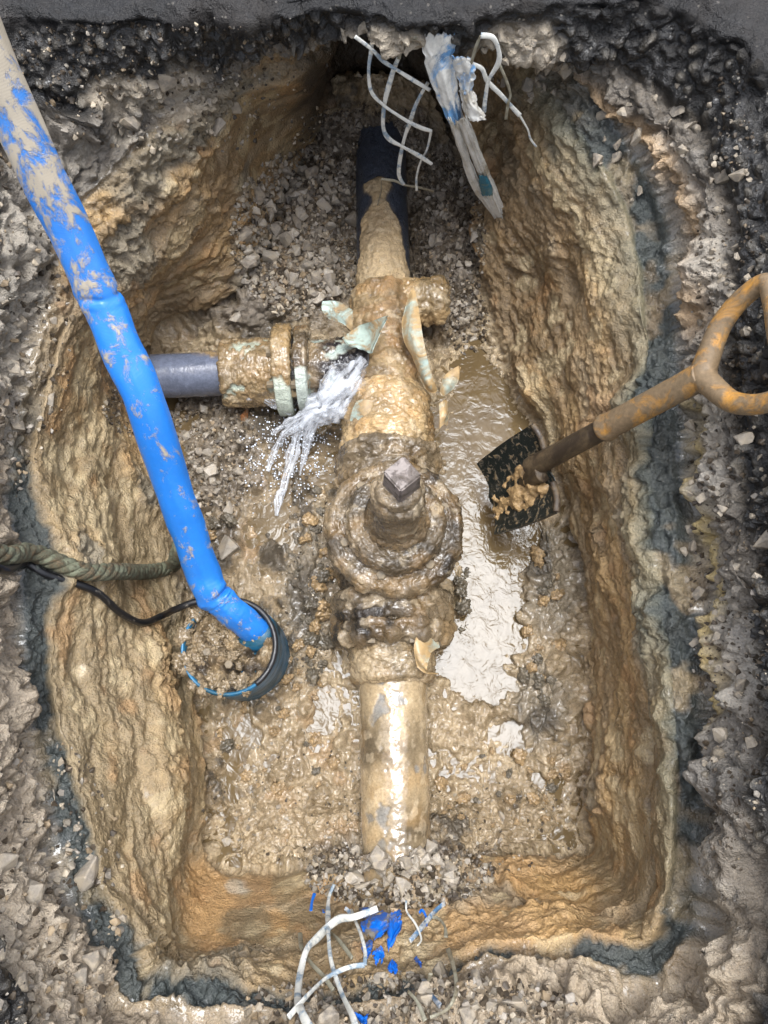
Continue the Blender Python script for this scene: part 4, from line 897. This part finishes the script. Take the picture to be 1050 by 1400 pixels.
# ================================================================== STONES
def hull_stone(seed, flat=.7, n=13):
    r_ = random.Random(seed); bm = bmesh.new()
    for i in range(n):
        p_ = Vector((r_.gauss(0, 1), r_.gauss(0, 1), r_.gauss(0, 1))).normalized() * r_.uniform(.8, 1.05)
        bm.verts.new((p_.x, p_.y * r_.uniform(.75, 1), p_.z * flat))
    bmesh.ops.convex_hull(bm, input=bm.verts[:]); 
    for w_ in [w_ for w_ in bm.verts if not w_.link_faces]: bm.verts.remove(w_)
    bmesh.ops.triangulate(bm, faces=bm.faces[:]); bm.verts.index_update()
    return bm
stone_me = []; stone_np = []
for i in range(14):
    bm = hull_stone(100 + i, random.uniform(.45, .8), random.choice((11, 13, 15)))
    stone_np.append((np.array([x.co[:] for x in bm.verts]), np.array([[y.index for y in x.verts] for x in bm.faces])))
    bmesh.ops.bevel(bm, geom=bm.edges[:], offset=.05, segments=1, affect='EDGES', clamp_overlap=True)
    me = bpy.data.meshes.new('stone'); bm.to_mesh(me); bm.free(); me.materials.append(M['stone']); stone_me.append(me)
rubble_me = [m_.copy() for m_ in stone_me]
for m_ in rubble_me: m_.materials[0] = M['rubble_stone']
def rand_rot():
    q_ = rng.normal(size=4); q_ /= np.linalg.norm(q_); w, x, y, z = q_
    return np.array([[1-2*(y*y+z*z), 2*(x*y-z*w), 2*(x*z+y*w)], [2*(x*y+z*w), 1-2*(x*x+z*z), 2*(y*z-x*w)], [2*(x*z-y*w), 2*(y*z+x*w), 1-2*(x*x+y*y)]])
def put_stone(c, size, parent=None, flat_n=None):
    o = bpy.data.objects.new('stone', random.choice(rubble_me if parent is rubble else stone_me))
    R_ = Matrix(rand_rot().tolist()).to_4x4()
    o.matrix_world = Matrix.Translation(Vector(c)) @ R_ @ Matrix.Diagonal((size * random.uniform(.85, 1.15), size * random.uniform(.8, 1.1), size, 1))
    COL.objects.link(o)
    if parent is not None: o.parent = parent
    return o
def scatter(cx, cy, rx, ry, n, smin, smax, parent, sink=.25, pw=2.2):
    for i in range(n):
        a = random.uniform(0, 6.283); r = math.sqrt(random.random())
        p_, n_ = hit(cx + rx * r * math.cos(a), cy + ry * r * math.sin(a))
        sz = smin + (smax - smin) * random.random() ** pw
        put_stone(p_ + n_ * sz * sink, sz, parent)
scatter(410, 325, 80, 100, 120, .008, .023, trench_floor, .25, 1.8); scatter(615, 335, 40, 100, 48, .007, .019, trench_floor)
scatter(500, 210, 80, 40, 20, .006, .012, trench_floor); scatter(290, 620, 45, 90, 34, .007, .017, trench_floor)
scatter(545, 1190, 95, 35, 60, .008, .024, trench_floor); scatter(640, 430, 25, 40, 12, .007, .014, trench_floor)
scatter(340, 1100, 60, 60, 8, .006, .012, trench_floor); scatter(640, 1130, 70, 40, 12, .005, .011, trench_floor)
scatter(250, 150, 120, 40, 14, .008, .026, rubble, .1); scatter(80, 1250, 90, 170, 34, .007, .022, rubble, -.3); scatter(30, 420, 60, 200, 24, .007, .022, rubble, -.3)
scatter(990, 700, 60, 420, 70, .006, .017, rubble, .1); scatter(560, 1370, 170, 40, 36, .007, .02, rubble, -.2); scatter(930, 200, 120, 90, 30, .006, .02, rubble, .1)
scatter(720, 90, 60, 50, 30, .008, .02, rubble, .1)
# single stones one can point to
for (a, b, sz, lab) in [(323, 432, .017, 'flat pale stone lying alone left of the gravel, above the side pipe'),
                        (288, 650, .019, 'largest pale oval stone between the blue hose and the spraying water'),
                        (335, 570, .021, 'rusty orange stone under the socket of the side pipe'),
                        (566, 1165, .016, 'cream angular stone at the near end of the mud-smeared pipe'),
                        (315, 745, .03, 'muddy lump of stone right beside the lower blue hose'),
                        (450, 353, .018, 'largest pale stone of the gravel left of the far pipe'),
                        (613, 352, .016, 'pale angular stone right of the far pipe'),
                        (637, 440, .013, 'small white stone at the far tip of the brown puddle'),
                        (120, 1205, .026, 'cream rounded stone set in the rubble at the lower left'),
                        (545, 1215, .022, 'rounded tan stone in the rubble above the blue tape scraps')]:
    p_, n_ = hit(a, b); o = put_stone(p_ + n_ * sz * .3, sz); tag(o, lab, 'stone')
    if 'rusty' in lab: o.data = o.data.copy(); o.data.materials.clear(); o.data.materials.append(stone_material('rusty_stone', tuple(lin(150, 96, 60)), tuple(lin(176, 120, 76))))
# fine gravel: nobody could count it
gv, gf, gc = [], [], []; off = 0
def fine(cx, cy, rx, ry, n, smin, smax, dark=.4, sink=.1):
    global off
    for i in range(n):
        a = random.uniform(0, 6.283); r = math.sqrt(random.random())
        p_, n_ = hit(cx + rx * r * math.cos(a), cy + ry * r * math.sin(a)); sz = smin + (smax - smin) * random.random() ** 2.5
        sv_, sf_ = random.choice(stone_np)
        gv.append((sv_ * sz) @ rand_rot().T + p_ + n_ * sz * sink); gf.append(sf_ + off); off += len(sv_)
        c = lin(72, 62, 50) if random.random() < dark else lin(*random.choice(((176, 166, 152), (152, 142, 126), (188, 174, 152), (160, 140, 112)))) * random.uniform(.5, 1.0)
        gc.append(np.tile(c, (len(sv_), 1)))
fine(410, 320, 95, 115, 2200, .003, .0095, .12); fine(612, 330, 52, 125, 1300, .002, .006, .6); fine(500, 200, 100, 60, 900, .002, .006, .7)
fine(290, 610, 62, 110, 1100, .002, .007, .45); fine(545, 1195, 130, 48, 1500, .002, .008, .35); fine(400, 1090, 130, 90, 220, .0015, .005, .4); fine(690, 1120, 120, 70, 200, .0015, .005, .4)
fine(200, 560, 60, 40, 400, .002, .006, .6); fine(640, 440, 30, 50, 300, .002, .007, .5); fine(420, 780, 40, 160, 350, .0015, .005, .6)
fine(250, 150, 190, 60, 250, .002, .007, .35); fine(60, 1230, 110, 230, 450, .002, .008, .35); fine(20, 420, 80, 260, 400, .002, .008, .4)
fine(1000, 650, 60, 560, 800, .0015, .006, .75); fine(560, 1375, 230, 45, 700, .002, .008, .35); fine(200, 80, 260, 50, 420, .0015, .005, .75)
gr = add('gravel', mesh_from('gravel', np.concatenate(gv), np.concatenate(gf), M['gravel'], np.concatenate(gc), smooth=False))
tag(gr, 'fine loose gravel and grit strewn over floor and ledges', 'gravel', kind='stuff')
# dark and tan clods lying on the floor
clod_me = {}
for key, c_ in (('dark', (98, 90, 76)), ('tan', (150, 126, 92)), ('grey', (128, 112, 88))):
    for i in range(5):
        bm = bmesh.new(); bmesh.ops.create_icosphere(bm, subdivisions=4, radius=1); Vc = np.array([x.co[:] for x in bm.verts]); Fc = np.array([[y.index for y in x.verts] for x in bm.faces]); bm.free()
        wv, wi = worley(Vc * 2.1 + i * 7, 80 + i); Vc = Vc * (.75 + .5 * (.6 - wv) + .25 * fbm(Vc * 1.6 + i, 3, 90 + i) + .08 * fbm(Vc * 7 + i, 2, 95 + i))[:, None] * np.array([1, .85, .7])
        cc = np.tile(lin(*c_), (len(Vc), 1)) * (1 + .35 * fbm(Vc * 3 + i, 2, 97))[:, None]
        clod_me[(key, i)] = mesh_from('clod', Vc * .012, Fc, M['mud'], cc, np.full(len(Vc), .3), np.full(len(Vc), .4))
def clods(cx, cy, rx, ry, n, smin, smax, dark):
    for i in range(n):
        a = random.uniform(0, 6.283); r = math.sqrt(random.random()); p_, n_ = hit(cx + rx * r * math.cos(a), cy + ry * r * math.sin(a))
        sz = smin + (smax - smin) * random.random() ** 2
        o = bpy.data.objects.new('clod', clod_me[('dark' if random.random() < dark else 'tan', random.randrange(5))])
        o.matrix_world = Matrix.Translation(Vector(p_ + n_ * sz * .2)) @ Matrix(rand_rot().tolist()).to_4x4() @ Matrix.Diagonal((sz / .012, sz / .012, sz / .012, 1)); COL.objects.link(o); o.parent = trench_floor
for i in range(62):
    a_ = random.uniform(1.7, 5.2) if i < 34 else random.uniform(1.8, 4.7); r_ = PR * (random.uniform(.55, 1.0) if i < 22 else random.uniform(.1, .6) if i < 34 else random.uniform(.88, 1.04)); sz = random.uniform(.008, .019)
    o = bpy.data.objects.new('mud_lump', clod_me[('grey', random.randrange(5))])
    o.matrix_world = Matrix.Translation(Vector((pc[0] + r_ * math.cos(a_), pc[1] + r_ * math.sin(a_), .134 + .010 * (r_ > .8 * PR)))) @ Matrix(rand_rot().tolist()).to_4x4() @ Matrix.Diagonal((sz / .012,) * 3 + (1,)); COL.objects.link(o); o.parent = pdirt
    o.matrix_parent_inverse = Matrix.Identity(4)
clods(430, 820, 28, 110, 34, .008, .024, .6); clods(636, 830, 12, 45, 14, .009, .02, .9); clods(380, 1010, 90, 110, 40, .006, .017, .2)
clods(740, 850, 40, 110, 24, .008, .02, .35); clods(690, 1080, 100, 60, 30, .006, .015, .15); clods(300, 740, 30, 40, 8, .008, .02, .6); clods(410, 690, 40, 50, 14, .006, .015, .6)
